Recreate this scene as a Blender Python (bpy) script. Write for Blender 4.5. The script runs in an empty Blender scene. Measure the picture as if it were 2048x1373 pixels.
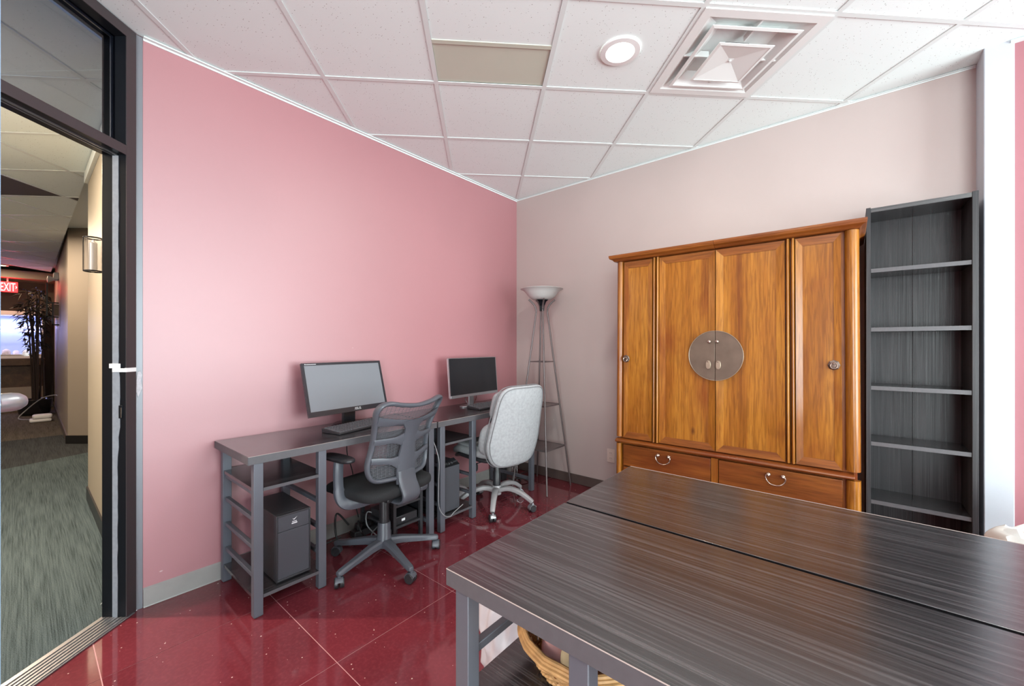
import bpy, bmesh, math, random
from mathutils import Vector, Matrix
random.seed(7)
sc = bpy.context.scene
C = sc.collection
PI = math.pi

# ------------------------------------------------------------ camera, world, light, exposure
CAM_H, CEIL = 1.25, 2.715
FPX = 811.0
cd = bpy.data.cameras.new('camera'); cam = bpy.data.objects.new('camera', cd); C.objects.link(cam)
cd.sensor_width = 36.0; cd.lens = 36.0 * FPX / 2048; cd.shift_y = 4.5 / 2048; cd.clip_start = 0.02
cam.location = (0, 0, CAM_H); cam.rotation_euler = (PI / 2, 0, math.radians(39.687))
sc.camera = cam
w = bpy.data.worlds.new('world'); sc.world = w; w.use_nodes = True
bg = w.node_tree.nodes['Background']; bg.inputs[0].default_value = (0.86, 0.92, 1.0, 1); bg.inputs[1].default_value = 1.2
sc.view_settings.view_transform = 'Standard'; sc.view_settings.look = 'None'
sc.view_settings.gamma = 1; sc.view_settings.use_curve_mapping = False
sc.view_settings.exposure = 0.62
try:
    sc.cycles.use_denoising = True; sc.cycles.denoiser = 'OPENIMAGEDENOISE'
    sc.cycles.max_bounces = 10; sc.cycles.diffuse_bounces = 6; sc.cycles.glossy_bounces = 5
    sc.cycles.transparent_max_bounces = 16; sc.cycles.caustics_reflective = False; sc.cycles.caustics_refractive = False
    sc.cycles.sample_clamp_indirect = 6.0
except Exception: pass

def area(name, loc, rot, sx, sy, power, col=(1, 1, 1), spread=PI):
    l = bpy.data.lights.new(name, 'AREA'); l.shape = 'RECTANGLE'; l.size = sx; l.size_y = sy
    l.energy = power; l.color = col; l.spread = spread
    o = bpy.data.objects.new(name, l); C.objects.link(o); o.location = loc; o.rotation_euler = rot
    return o
# daylight through the right-hand window front; added fill lamp in an unseen window behind the camera
area('window_daylight_right', (3.88, 1.45, 1.32), (0, math.radians(112), 0), 2.3, 2.8, 235, (0.87, 0.98, 0.985))
area('window_fill_rear', (2.2, -3.78, 1.32), (math.radians(115), 0, 0), 2.5, 2.3, 235, (0.87, 0.98, 0.985))

# ------------------------------------------------------------ materials
M = {}
class NT:
    def __init__(s, name):
        s.m = bpy.data.materials.new(name); s.m.use_nodes = True; s.t = s.m.node_tree; s.n = s.t.nodes; s.l = s.t.links
        s.b = s.n['Principled BSDF']; s.out = s.n['Material Output']; M[name] = s.m
    def node(s, typ, **kw):
        n = s.n.new(typ)
        for k, v in kw.items():
            if k.startswith('i_'):
                key = k[2:].replace('_', ' ')
                n.inputs[key].default_value = v
            else: setattr(n, k, v)
        return n
    def link(s, a, b): s.l.new(a, b)
    def coords(s, scale=(1, 1, 1), kind='Object', rot=(0, 0, 0), loc=(0, 0, 0)):
        tc = s.node('ShaderNodeTexCoord'); mp = s.node('ShaderNodeMapping')
        mp.inputs['Scale'].default_value = scale; mp.inputs['Rotation'].default_value = rot; mp.inputs['Location'].default_value = loc
        s.link(tc.outputs[kind], mp.inputs[0]); return mp.outputs[0]
    def ramp(s, fac, stops):
        r = s.node('ShaderNodeValToRGB'); e = r.color_ramp.elements
        while len(e) < len(stops): e.new(0.5)
        for el, (p, c) in zip(e, stops): el.position = p; el.color = (*c, 1) if len(c) == 3 else c
        s.link(fac, r.inputs[0]); return r.outputs[0]
    def mix(s, fac, a, b, mode='MIX'):
        m = s.node('ShaderNodeMix', data_type='RGBA', blend_type=mode)
        if hasattr(fac, 'node'): s.link(fac, m.inputs[0])
        else: m.inputs[0].default_value = fac
        for v, i in ((a, 6), (b, 7)):
            if hasattr(v, 'node'): s.link(v, m.inputs[i])
            else: m.inputs[i].default_value = (*v, 1)
        return m.outputs[2]
    def bump(s, h, strength=0.1, dist=0.01):
        b = s.node('ShaderNodeBump'); b.inputs['Strength'].default_value = strength; b.inputs['Distance'].default_value = dist
        s.link(h, b.inputs['Height']); s.link(b.outputs[0], s.b.inputs['Normal'])
def plain(name, col, rough=0.5, metal=0.0, spec=0.5, noise=0.0, nscale=20, **kw):
    t = NT(name); b = t.b
    b.inputs['Roughness'].default_value = rough; b.inputs['Metallic'].default_value = metal
    b.inputs['Specular IOR Level'].default_value = spec
    if noise:
        n = t.node('ShaderNodeTexNoise', i_Scale=nscale, i_Detail=4.0); t.link(t.coords(), n.inputs['Vector'])
        c = t.ramp(n.outputs[0], [(0.25, [x * (1 - noise) for x in col]), (0.75, [min(1, x * (1 + noise)) for x in col])])
        t.link(c, b.inputs['Base Color'])
    else: b.inputs['Base Color'].default_value = (*col, 1)
    for k, v in kw.items(): b.inputs[k.replace('_', ' ')].default_value = v
    return t
def emit(name, col, strength):
    t = NT(name); t.b.inputs['Base Color'].default_value = (*col, 1)
    t.b.inputs['Emission Color'].default_value = (*col, 1); t.b.inputs['Emission Strength'].default_value = strength
def thin_glass(name, tint, rough=0.02, refl=1.0):
    t = NT(name); t.n.remove(t.b)
    tr = t.node('ShaderNodeBsdfTransparent'); tr.inputs[0].default_value = tuple(x ** 0.5 for x in tint) + (1,)
    gl = t.node('ShaderNodeBsdfGlossy'); gl.inputs['Roughness'].default_value = rough
    lw = t.node('ShaderNodeFresnel'); lw.inputs[0].default_value = 1.45
    mu = t.node('ShaderNodeMath', operation='MULTIPLY'); mu.inputs[1].default_value = refl
    ge = t.node('ShaderNodeNewGeometry'); iv = t.node('ShaderNodeMath', operation='SUBTRACT'); iv.inputs[0].default_value = 1.0; t.link(ge.outputs['Backfacing'], iv.inputs[1])
    m2 = t.node('ShaderNodeMath', operation='MULTIPLY'); t.link(lw.outputs[0], m2.inputs[0]); t.link(iv.outputs[0], m2.inputs[1]); t.link(m2.outputs[0], mu.inputs[0]); mu.use_clamp = True
    mx = t.node('ShaderNodeMixShader'); t.link(mu.outputs[0], mx.inputs[0]); t.link(tr.outputs[0], mx.inputs[1]); t.link(gl.outputs[0], mx.inputs[2])
    t.link(mx.outputs[0], t.out.inputs[0])

def wall_mat(name, col, rough, spec=0.5, var=0.03):
    t = NT(name); b = t.b
    n = t.node('ShaderNodeTexNoise', i_Scale=1.6, i_Detail=5.0); t.link(t.coords(), n.inputs['Vector'])
    n2 = t.node('ShaderNodeTexNoise', i_Scale=160.0, i_Detail=2.0); t.link(t.coords(), n2.inputs['Vector'])
    c = t.ramp(n.outputs[0], [(0.3, [x * (1 - var) for x in col]), (0.7, [min(1, x * (1 + var)) for x in col])])
    v = t.node('ShaderNodeTexVoronoi', i_Scale=2.6); t.link(t.coords((1, 1, 2.2)), v.inputs['Vector'])
    sp = t.ramp(v.outputs[0], [(0.012, (1, 1, 1)), (0.022, (0, 0, 0))])
    c2 = t.mix(sp, c, [min(1, x * 0.6 + 0.35) for x in col]); t.link(c2, b.inputs['Base Color'])
    b.inputs['Roughness'].default_value = rough; b.inputs['Specular IOR Level'].default_value = spec
    t.bump(n2.outputs[0], 0.08, 0.002)
wall_mat('pink_paint', (0.40, 0.158, 0.178), 0.50, 1.0)
M['pink_paint'].node_tree.nodes['Principled BSDF'].inputs['Coat Weight'].default_value = 0.65; M['pink_paint'].node_tree.nodes['Principled BSDF'].inputs['Coat IOR'].default_value = 1.9; M['pink_paint'].node_tree.nodes['Principled BSDF'].inputs['Coat Roughness'].default_value = 0.5
wall_mat('blush_paint', (0.50, 0.42, 0.40), 0.55, 0.4)
wall_mat('white_paint', (0.50, 0.53, 0.58), 0.5)
wall_mat('tan_paint', (0.36, 0.31, 0.235), 0.5)
wall_mat('taupe_paint', (0.30, 0.255, 0.21), 0.5)
wall_mat('brown_paint', (0.15, 0.11, 0.085), 0.6)
plain('base_lit_grey', (0.30, 0.285, 0.27), 0.4, noise=0.06, nscale=12)  # lit copy of the baseboard: window light put into the colour
plain('base_shaded_brown', (0.10, 0.075, 0.068), 0.4, noise=0.1, nscale=12)  # shaded copy for the back baseboard, shade put into the colour; reused in corridor
plain('base_black', (0.012, 0.012, 0.013), 0.35)
plain('grout', (0.62, 0.33, 0.34), 0.6)

t = NT('red_terrazzo')
co = t.coords(kind='Object')
n = t.node('ShaderNodeTexNoise', i_Scale=3.0, i_Detail=6.0); t.link(co, n.inputs['Vector'])
n2 = t.node('ShaderNodeTexNoise', i_Scale=70.0, i_Detail=3.0); t.link(co, n2.inputs['Vector'])
c = t.ramp(n.outputs[0], [(0.3, (0.135, 0.021, 0.029)), (0.7, (0.185, 0.030, 0.042))])
c = t.mix(t.ramp(n2.outputs[0], [(0.45, (0, 0, 0)), (0.8, (0.35, 0.35, 0.35))]), c, (0.28, 0.05, 0.062))
v = t.node('ShaderNodeTexVoronoi', i_Scale=38.0); t.link(co, v.inputs['Vector'])
g = t.node('ShaderNodeSeparateColor'); t.link(v.outputs['Color'], g.inputs[0])
th = t.node('ShaderNodeMath', operation='MULTIPLY'); t.link(g.outputs[0], th.inputs[0]); th.inputs[1].default_value = 0.165
lt = t.node('ShaderNodeMath', operation='LESS_THAN'); t.link(v.outputs['Distance'], lt.inputs[0])
su = t.node('ShaderNodeMath', operation='SUBTRACT'); t.link(th.outputs[0], su.inputs[0]); su.inputs[1].default_value = 0.052
t.link(su.outputs[0], lt.inputs[1])
c = t.mix(lt.outputs[0], c, (0.72, 0.50, 0.46))
t.link(c, t.b.inputs['Base Color']); t.b.inputs['Roughness'].default_value = 0.06; t.b.inputs['Specular IOR Level'].default_value = 0.95

t = NT('ceiling_board')
co = t.coords(kind='Object')
v = t.node('ShaderNodeTexVoronoi', i_Scale=95.0); t.link(co, v.inputs['Vector'])
n = t.node('ShaderNodeTexNoise', i_Scale=7.0, i_Detail=3.0); t.link(co, n.inputs['Vector'])
g = t.node('ShaderNodeSeparateColor'); t.link(v.outputs['Color'], g.inputs[0])
th = t.node('ShaderNodeMath', operation='MULTIPLY'); t.link(g.outputs[1], th.inputs[0]); th.inputs[1].default_value = 0.36
lt = t.node('ShaderNodeMath', operation='LESS_THAN'); t.link(v.outputs['Distance'], lt.inputs[0])
su = t.node('ShaderNodeMath', operation='SUBTRACT'); t.link(th.outputs[0], su.inputs[0]); su.inputs[1].default_value = 0.15
t.link(su.outputs[0], lt.inputs[1])
c = t.mix(lt.outputs[0], (0.85, 0.94, 0.935), (0.38, 0.40, 0.39)); t.link(c, t.b.inputs['Base Color'])
t.b.inputs['Roughness'].default_value = 0.9; t.b.inputs['Specular IOR Level'].default_value = 0.1
plain('grid_white', (0.76, 0.83, 0.825), 0.45)
plain('patch_beige', (0.60, 0.63, 0.53), 0.6, noise=0.03, nscale=3)
plain('dark_tile', (0.085, 0.072, 0.068), 0.7)
plain('vent_white', (0.80, 0.83, 0.82), 0.4)
plain('vent_dark', (0.03, 0.03, 0.03), 0.6)
emit('lamp_lens', (1.0, 0.96, 0.86), 9)

def wood(name, c1, c2, c3, rough, axis='Z', scale=1.0, knots=True, coat=0.3):
    t = NT(name)
    sx = {'Z': (10, 10, 0.6), 'X': (0.6, 10, 10)}[axis]
    oi = t.node('ShaderNodeObjectInfo')
    tc = t.node('ShaderNodeTexCoord'); mp = t.node('ShaderNodeMapping'); mp.inputs['Scale'].default_value = [s * scale for s in sx]
    va = t.node('ShaderNodeVectorMath', operation='ADD'); t.link(tc.outputs['Object'], va.inputs[0])
    vs = t.node('ShaderNodeVectorMath', operation='SCALE'); vs.inputs[0].default_value = (7.3, 5.1, 3.7); t.link(oi.outputs['Random'], vs.inputs['Scale'])
    t.link(vs.outputs[0], va.inputs[1]); t.link(va.outputs[0], mp.inputs[0])
    n1 = t.node('ShaderNodeTexNoise', i_Scale=0.8, i_Detail=6.0, i_Distortion=0.9, i_Roughness=0.6); t.link(mp.outputs[0], n1.inputs['Vector'])
    n2 = t.node('ShaderNodeTexNoise', i_Scale=11.0, i_Detail=5.0, i_Distortion=0.8); t.link(mp.outputs[0], n2.inputs['Vector'])
    n3 = t.node('ShaderNodeTexNoise', i_Scale=2.6, i_Detail=4.0, i_Distortion=0.6); mp3 = t.node('ShaderNodeMapping'); mp3.inputs['Scale'].default_value = (1.6, 1.6, 0.6) if axis == 'Z' else (0.6, 1.6, 1.6)
    t.link(va.outputs[0], mp3.inputs[0]); t.link(mp3.outputs[0], n3.inputs['Vector'])
    sep = t.node('ShaderNodeSeparateXYZ'); t.link(va.outputs[0], sep.inputs[0])
    sn = t.node('ShaderNodeMath', operation='SNAP'); sn.inputs[1].default_value = 0.105; t.link(sep.outputs[0 if axis == 'Z' else 2], sn.inputs[0])
    wn = t.node('ShaderNodeTexWhiteNoise', noise_dimensions='1D'); t.link(sn.outputs[0], wn.inputs['W'])
    c = t.ramp(n1.outputs[0], [(0.32, c1), (0.5, c2), (0.68, c3)])
    c = t.mix(t.ramp(wn.outputs[0], [(0.0, (0, 0, 0)), (1.0, (0.45, 0.45, 0.45))]), c, c2)
    c = t.mix(t.ramp(n2.outputs[0], [(0.38, (0.42, 0.42, 0.42)), (0.58, (0, 0, 0))]), c, [x * 0.5 for x in c1])
    c = t.mix(t.ramp(n3.outputs[0], [(0.50, (0, 0, 0)), (0.72, (0.75, 0.75, 0.75))]), c, [c1[0] * 1.05, c1[1] * 0.80, c1[2] * 1.1])
    if knots:
        v = t.node('ShaderNodeTexVoronoi', i_Scale=5.0); mp2 = t.node('ShaderNodeMapping'); mp2.inputs['Scale'].default_value = (1, 1, 0.45)
        t.link(va.outputs[0], mp2.inputs[0]); t.link(mp2.outputs[0], v.inputs['Vector'])
        c = t.mix(t.ramp(v.outputs[0], [(0.02, (0.8, 0.8, 0.8)), (0.075, (0, 0, 0))]), c, (0.06, 0.015, 0.005))
    t.link(c, t.b.inputs['Base Color']); t.b.inputs['Roughness'].default_value = rough
    t.b.inputs['Coat Weight'].default_value = coat * 0.5; t.b.inputs['Specular IOR Level'].default_value = 0.35; t.b.inputs['Coat Roughness'].default_value = 0.18
    t.bump(n2.outputs[0], 0.06, 0.003)
wood('honey_wood', (0.165, 0.042, 0.006), (0.345, 0.125, 0.015), (0.48, 0.205, 0.030), 0.26)
wood('honey_wood_cross', (0.14, 0.034, 0.007), (0.265, 0.082, 0.015), (0.35, 0.128, 0.027), 0.33, axis='X', knots=False)
wood('honey_dark', (0.20, 0.05, 0.010), (0.33, 0.10, 0.020), (0.46, 0.17, 0.036), 0.3, knots=False)
wood('brown_panel', (0.05, 0.03, 0.02), (0.09, 0.055, 0.035), (0.13, 0.08, 0.05), 0.5, axis='X', knots=False, coat=0)
def laminate(name, base, streak, axis, amt, rough=0.33):
    t = NT(name)
    sc_ = {'X': (2.0, 210, 210), 'Z': (200, 200, 2.2)}[axis]; sw = {'X': (0.9, 55, 55), 'Z': (26, 26, 0.8)}[axis]
    n1 = t.node('ShaderNodeTexNoise', i_Scale=1.0, i_Detail=3.0, i_Distortion=0.25); t.link(t.coords(sc_), n1.inputs['Vector'])
    n2 = t.node('ShaderNodeTexNoise', i_Scale=1.0, i_Detail=4.0, i_Distortion=1.5); t.link(t.coords(sw), n2.inputs['Vector'])
    ad = t.node('ShaderNodeMath', operation='MULTIPLY'); t.link(n1.outputs[0], ad.inputs[0]); t.link(n2.outputs[0], ad.inputs[1])
    c = t.ramp(ad.outputs[0], [(0.22, base), (0.36, streak)]); t.link(c, t.b.inputs['Base Color'])
    r = t.ramp(n1.outputs[0], [(0.3, (rough * 0.85,) * 3), (0.7, (rough * 1.25,) * 3)]); t.link(r, t.b.inputs['Roughness']); t.b.inputs['Specular IOR Level'].default_value = 1.0 if axis == 'X' else 0.35
    t.bump(n1.outputs[0], amt, 0.002)
    if axis == 'X': t.b.inputs['Coat Weight'].default_value = 0.35; t.b.inputs['Coat IOR'].default_value = 1.7; t.b.inputs['Coat Roughness'].default_value = 0.2
laminate('dark_laminate', (0.017, 0.016, 0.018), (0.062, 0.058, 0.062), 'X', 0.05, 0.21)
laminate('dark_laminate_up', (0.026, 0.025, 0.028), (0.062, 0.060, 0.064), 'Z', 0.10, 0.42)
plain('worn_edge', (0.36, 0.30, 0.28), 0.6)
plain('desk_edge', (0.085, 0.082, 0.09), 0.45, noise=0.08, nscale=60)
plain('desk_metal', (0.115, 0.122, 0.145), 0.42, metal=0.25)
plain('black_plastic', (0.022, 0.022, 0.025), 0.38)
plain('grey_plastic', (0.082, 0.090, 0.108), 0.36)
plain('case_black', (0.030, 0.030, 0.034), 0.42, noise=0.15, nscale=90)
plain('case_front', (0.060, 0.064, 0.075), 0.35)
plain('gloss_black', (0.012, 0.012, 0.014), 0.12)
plain('bezel', (0.035, 0.034, 0.040), 0.16)
plain('screen_sheen_grey', (0.21, 0.225, 0.25), 0.30, spec=0.9)  # switched-off screen lightened: bright reflection put into the base colour
plain('screen_black', (0.014, 0.015, 0.018), 0.22, spec=0.5)
plain('silver', (0.46, 0.47, 0.50), 0.30, metal=0.8)
plain('chrome', (0.70, 0.70, 0.72), 0.12, metal=1.0)
plain('aluminium', (0.48, 0.48, 0.50), 0.32, metal=0.9)
plain('aged_brass', (0.17, 0.125, 0.095), 0.38, metal=0.55, noise=0.16, nscale=12)
plain('pale_brass', (0.45, 0.38, 0.29), 0.35, metal=0.9)
plain('pull_metal', (0.42, 0.33, 0.28), 0.25, metal=0.9)
plain('dark_ring', (0.16, 0.12, 0.10), 0.3, metal=0.9)
plain('lamp_metal', (0.17, 0.145, 0.145), 0.42, metal=0.5)
plain('lamp_shelf', (0.17, 0.14, 0.14), 0.3, metal=0.3)
plain('frame_bronze', (0.085, 0.070, 0.075), 0.32, metal=0.5)
plain('frame_black', (0.008, 0.009, 0.012), 0.3, spec=0.2)
plain('pile_strip', (0.30, 0.31, 0.34), 0.7, noise=0.1, nscale=60)
plain('metal_trim', (0.20, 0.21, 0.235), 0.4, metal=0.2)
plain('white_plastic', (0.82, 0.82, 0.82), 0.4)
plain('ivory_plastic', (0.66, 0.56, 0.50), 0.4)
plain('black_fabric', (0.012, 0.013, 0.015), 0.85, noise=0.3, nscale=200)
plain('mesh_cloth', (0.10, 0.105, 0.12), 0.6)
t = plain('grey_fabric', (0.36, 0.37, 0.385), 0.9, noise=0.14, nscale=55)
plain('grey_seam', (0.20, 0.20, 0.21), 0.9)
plain('base_paint', (0.36, 0.35, 0.36), 0.35, metal=0.2, noise=0.08, nscale=20)
t = plain('frosted_glass', (0.80, 0.80, 0.78), 0.35); t.b.inputs['Transmission Weight'].default_value = 0.25
plain('wicker', (0.52, 0.30, 0.12), 0.5, noise=0.25, nscale=40)
plain('cloth_pink', (0.80, 0.48, 0.52), 0.8)
plain('cloth_magenta', (0.62, 0.10, 0.22), 0.8)
plain('cloth_cream', (0.72, 0.68, 0.48), 0.8)
plain('cloth_white', (0.80, 0.78, 0.80), 0.8)
plain('cardboard', (0.55, 0.40, 0.25), 0.8, noise=0.06, nscale=25)
plain('wrap_white', (0.76, 0.79, 0.77), 0.35)
plain('paper_tan', (0.72, 0.60, 0.47), 0.7)
plain('leaf_dark', (0.022, 0.020, 0.016), 0.5)
plain('stem_dark', (0.035, 0.022, 0.018), 0.45)
plain('cable_black', (0.015, 0.015, 0.016), 0.45)
plain('cable_grey', (0.30, 0.30, 0.31), 0.45)
plain('key_grey', (0.10, 0.10, 0.11), 0.45)
plain('print_white', (0.75, 0.75, 0.77), 0.5)
plain('putty', (0.47, 0.46, 0.49), 0.8, noise=0.2, nscale=90)
emit('exit_red', (1.0, 0.02, 0.03), 1.6); emit('exit_letter', (1.0, 0.36, 0.36), 3.0)
emit('tube_violet', (0.55, 0.5, 1.0), 7); emit('warm_lens', (1.0, 0.72, 0.40), 6)
plain('tank_back', (0.40, 0.52, 0.66), 0.5)
plain('tank_sand', (0.66, 0.60, 0.48), 0.9, noise=0.2, nscale=60)
thin_glass('window_glass', (0.93, 0.96, 0.96))
thin_glass('transom_glass', (0.33, 0.37, 0.47), 0.02, 1.6)
thin_glass('door_glass', (0.72, 0.80, 0.88), 0.03, 1.5)
plain('glass_edge', (0.22, 0.32, 0.46), 0.2, spec=0.5)
thin_glass('jar_glass', (0.9, 0.9, 0.92), 0.05, 2.0)
t = NT('bag_film'); t.n.remove(t.b)
tr = t.node('ShaderNodeBsdfTransparent'); tr.inputs[0].default_value = (0.9, 0.9, 0.92, 1)
df = t.node('ShaderNodeBsdfPrincipled'); df.inputs['Base Color'].default_value = (0.78, 0.76, 0.78, 1); df.inputs['Roughness'].default_value = 0.3
mx = t.node('ShaderNodeMixShader'); mx.inputs[0].default_value = 0.62
t.link(tr.outputs[0], mx.inputs[1]); t.link(df.outputs[0], mx.inputs[2]); t.link(mx.outputs[0], t.out.inputs[0])
def carpet(name, a, b):
    t = NT(name)
    n1 = t.node('ShaderNodeTexNoise', i_Scale=1.0, i_Detail=3.0); t.link(t.coords((3.5, 190, 1)), n1.inputs['Vector'])
    n2 = t.node('ShaderNodeTexNoise', i_Scale=260.0, i_Detail=1.0); t.link(t.coords(), n2.inputs['Vector'])
    n3 = t.node('ShaderNodeTexNoise', i_Scale=1.0, i_Detail=2.0); t.link(t.coords((1.3, 22, 1)), n3.inputs['Vector'])
    c = t.ramp(n1.outputs[0], [(0.36, a), (0.62, b)])
    c = t.mix(t.ramp(n3.outputs[0], [(0.4, (0, 0, 0)), (0.7, (0.45, 0.45, 0.45))]), c, [x * 1.35 for x in b])
    c = t.mix(0.35, c, t.ramp(n2.outputs[0], [(0.3, [x * 0.4 for x in a]), (0.7, [min(1, x * 1.6) for x in b])]))
    t.link(c, t.b.inputs['Base Color']); t.b.inputs['Roughness'].default_value = 1.0; t.b.inputs['Specular IOR Level'].default_value = 0.05
    t.bump(n2.outputs[0], 0.6, 0.004)
carpet('carpet_green', (0.022, 0.032, 0.034), (0.098, 0.124, 0.128))
carpet('carpet_dark', (0.022, 0.024, 0.026), (0.06, 0.064, 0.066))
carpet('carpet_brown', (0.040, 0.034, 0.028), (0.12, 0.105, 0.086))

# ------------------------------------------------------------ mesh helpers
def tag(o, label=None, cat=None, group=None, kind=None):
    if label: o['label'] = label
    if cat: o['category'] = cat
    if group: o['group'] = group
    if kind: o['kind'] = kind
    return o
def thing(name, label, cat, loc=(0, 0, 0), rz=0.0, group=None, kind=None):
    o = bpy.data.objects.new(name, None); C.objects.link(o); o.location = loc; o.rotation_euler = (0, 0, rz)
    o.empty_display_size = 0.1
    return tag(o, label, cat, group, kind)
def obj(name, bm, mat, parent=None, smooth=False, bevel=0.0, seg=2, loc=None, rot=None, kind=None, label=None, angle=40):
    me = bpy.data.meshes.new(name); bmesh.ops.recalc_face_normals(bm, faces=bm.faces[:]); bm.to_mesh(me); bm.free()
    for m_ in (mat if isinstance(mat, (list, tuple)) else [mat]): me.materials.append(M[m_])
    if smooth:
        me.polygons.foreach_set('use_smooth', [True] * len(me.polygons))
        try: me.set_sharp_from_angle(angle=math.radians(angle))
        except Exception: pass
    o = bpy.data.objects.new(name, me); C.objects.link(o)
    if parent is not None: o.parent = parent
    if loc is not None: o.location = loc
    if rot is not None: o.rotation_euler = rot
    if bevel:
        b = o.modifiers.new('bevel', 'BEVEL'); b.width = bevel; b.segments = seg; b.limit_method = 'ANGLE'; b.angle_limit = math.radians(40)
        me.polygons.foreach_set('use_smooth', [True] * len(me.polygons))
        try: me.set_sharp_from_angle(angle=math.radians(35))
        except Exception: pass
        b.harden_normals = False
    if kind: o['kind'] = kind
    if label: o['label'] = label
    return o
def B(): return bmesh.new()
def box(bm, x0, x1, y0, y1, z0, z1, mi=0, mat=None):
    vs = [bm.verts.new((x, y, z)) for x in (x0, x1) for y in (y0, y1) for z in (z0, z1)]
    if mat is not None:
        for v in vs: v.co = mat @ v.co
    for f in ((0, 1, 3, 2), (4, 6, 7, 5), (0, 4, 5, 1), (2, 3, 7, 6), (0, 2, 6, 4), (1, 5, 7, 3)):
        fc = bm.faces.new([vs[i] for i in f]); fc.material_index = mi
    return bm
def cbox(bm, c, s, mat=None, mi=0):
    return box(bm, c[0] - s[0] / 2, c[0] + s[0] / 2, c[1] - s[1] / 2, c[1] + s[1] / 2, c[2] - s[2] / 2, c[2] + s[2] / 2, mi, mat)
def prism(bm, pts, z0, z1, mi=0):
    a = [bm.verts.new((p[0], p[1], z0)) for p in pts]; b = [bm.verts.new((p[0], p[1], z1)) for p in pts]
    n = len(pts)
    bm.faces.new(a[::-1]).material_index = mi; bm.faces.new(b).material_index = mi
    for i in range(n): bm.faces.new((a[i], a[(i + 1) % n], b[(i + 1) % n], b[i])).material_index = mi
    return bm
def extr(bm, pts, axis, a0, a1):
    # pts 2-D in the other two axes
    def P(p, a):
        if axis == 'x': return (a, p[0], p[1])
        if axis == 'y': return (p[0], a, p[1])
        return (p[0], p[1], a)
    a = [bm.verts.new(P(p, a0)) for p in pts]; b = [bm.verts.new(P(p, a1)) for p in pts]; n = len(pts)
    bm.faces.new(a); bm.faces.new(b[::-1])
    for i in range(n): bm.faces.new((a[i], b[i], b[(i + 1) % n], a[(i + 1) % n]))
    return bm
def lathe(bm, prof, seg=32, c=(0, 0, 0), cap0=True, cap1=True, axis='z', mi=0):
    rings = []
    for r, z in prof:
        ring = []
        for i in range(seg):
            a = 2 * PI * i / seg; p = (r * math.cos(a), r * math.sin(a), z)
            if axis == 'x': p = (p[2], p[0], p[1])
            if axis == 'y': p = (p[0], p[2], p[1])
            ring.append(bm.verts.new((c[0] + p[0], c[1] + p[1], c[2] + p[2])))
        rings.append(ring)
    for a, b in zip(rings, rings[1:]):
        for i in range(seg):
            bm.faces.new((a[i], a[(i + 1) % seg], b[(i + 1) % seg], b[i])).material_index = mi
    if cap0: bm.faces.new(rings[0][::-1]).material_index = mi
    if cap1: bm.faces.new(rings[-1]).material_index = mi
    return bm
def smoothpath(pts, n=6):
    P = [Vector(p) for p in pts]; out = []
    for i in range(len(P) - 1):
        p0 = P[max(i - 1, 0)]; p1 = P[i]; p2 = P[i + 1]; p3 = P[min(i + 2, len(P) - 1)]
        for k in range(n):
            t_ = k / n
            out.append(0.5 * ((2 * p1) + (-p0 + p2) * t_ + (2 * p0 - 5 * p1 + 4 * p2 - p3) * t_ ** 2 + (-p0 + 3 * p1 - 3 * p2 + p3) * t_ ** 3))
    out.append(P[-1]); return out
def sweep(bm, path, rx, ry=None, seg=10, closed=False, up=(0, 0, 1), sq=1.0, mi=0):
    P = [Vector(p) for p in path]; n = len(P); rings = []
    ry = rx if ry is None else ry
    up = Vector(up)
    for i in range(n):
        a = P[(i - 1) % n] if (closed or i > 0) else P[i]; b = P[(i + 1) % n] if (closed or i < n - 1) else P[i]
        tn = (b - a).normalized(); u = up
        if abs(tn.dot(u)) > 0.98: u = Vector((1, 0, 0)) if abs(tn.x) < 0.9 else Vector((0, 1, 0))
        s_ = tn.cross(u).normalized(); v_ = s_.cross(tn).normalized()
        if i and not closed and False: pass
        rr = rx[i] if isinstance(rx, (list, tuple)) else rx; rr2 = ry[i] if isinstance(ry, (list, tuple)) else ry
        ring = []
        for k in range(seg):
            t_ = 2 * PI * k / seg; cx, sy = math.cos(t_), math.sin(t_)
            if sq != 1.0: cx = math.copysign(abs(cx) ** sq, cx); sy = math.copysign(abs(sy) ** sq, sy)
            ring.append(bm.verts.new(P[i] + s_ * rr * cx + v_ * rr2 * sy))
        rings.append(ring)
    m = n if closed else n - 1
    for i in range(m):
        a, b = rings[i], rings[(i + 1) % n]
        for k in range(seg): bm.faces.new((a[k], a[(k + 1) % seg], b[(k + 1) % seg], b[k])).material_index = mi
    if not closed: bm.faces.new(rings[0][::-1]).material_index = mi; bm.faces.new(rings[-1]).material_index = mi
    return bm
def sellip(bm, c, s, e=0.35, e2=0.5, nu=36, nv=16, fn=None):
    # superellipsoid, s half sizes; e in plan, e2 in section
    def pw(v, p): return math.copysign(abs(v) ** p, v)
    rings = []
    for j in range(1, nv):
        ph = -PI / 2 + PI * j / nv; ring = []
        for i in range(nu):
            th = 2 * PI * i / nu
            p = Vector((s[0] * pw(math.cos(ph), e2) * pw(math.cos(th), e), s[1] * pw(math.cos(ph), e2) * pw(math.sin(th), e), s[2] * pw(math.sin(ph), e2)))
            ring.append(p)
        rings.append(ring)
    bot = Vector((0, 0, -s[2])); top = Vector((0, 0, s[2]))
    f = fn or (lambda p: p); cc = Vector(c)
    R = [[bm.verts.new(cc + f(p)) for p in r] for r in rings]; b0 = bm.verts.new(cc + f(bot)); t0 = bm.verts.new(cc + f(top))
    for a, b in zip(R, R[1:]):
        for i in range(nu): bm.faces.new((a[i], a[(i + 1) % nu], b[(i + 1) % nu], b[i]))
    for i in range(nu):
        bm.faces.new((b0, R[0][(i + 1) % nu], R[0][i])); bm.faces.new((t0, R[-1][i], R[-1][(i + 1) % nu]))
    return bm
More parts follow.
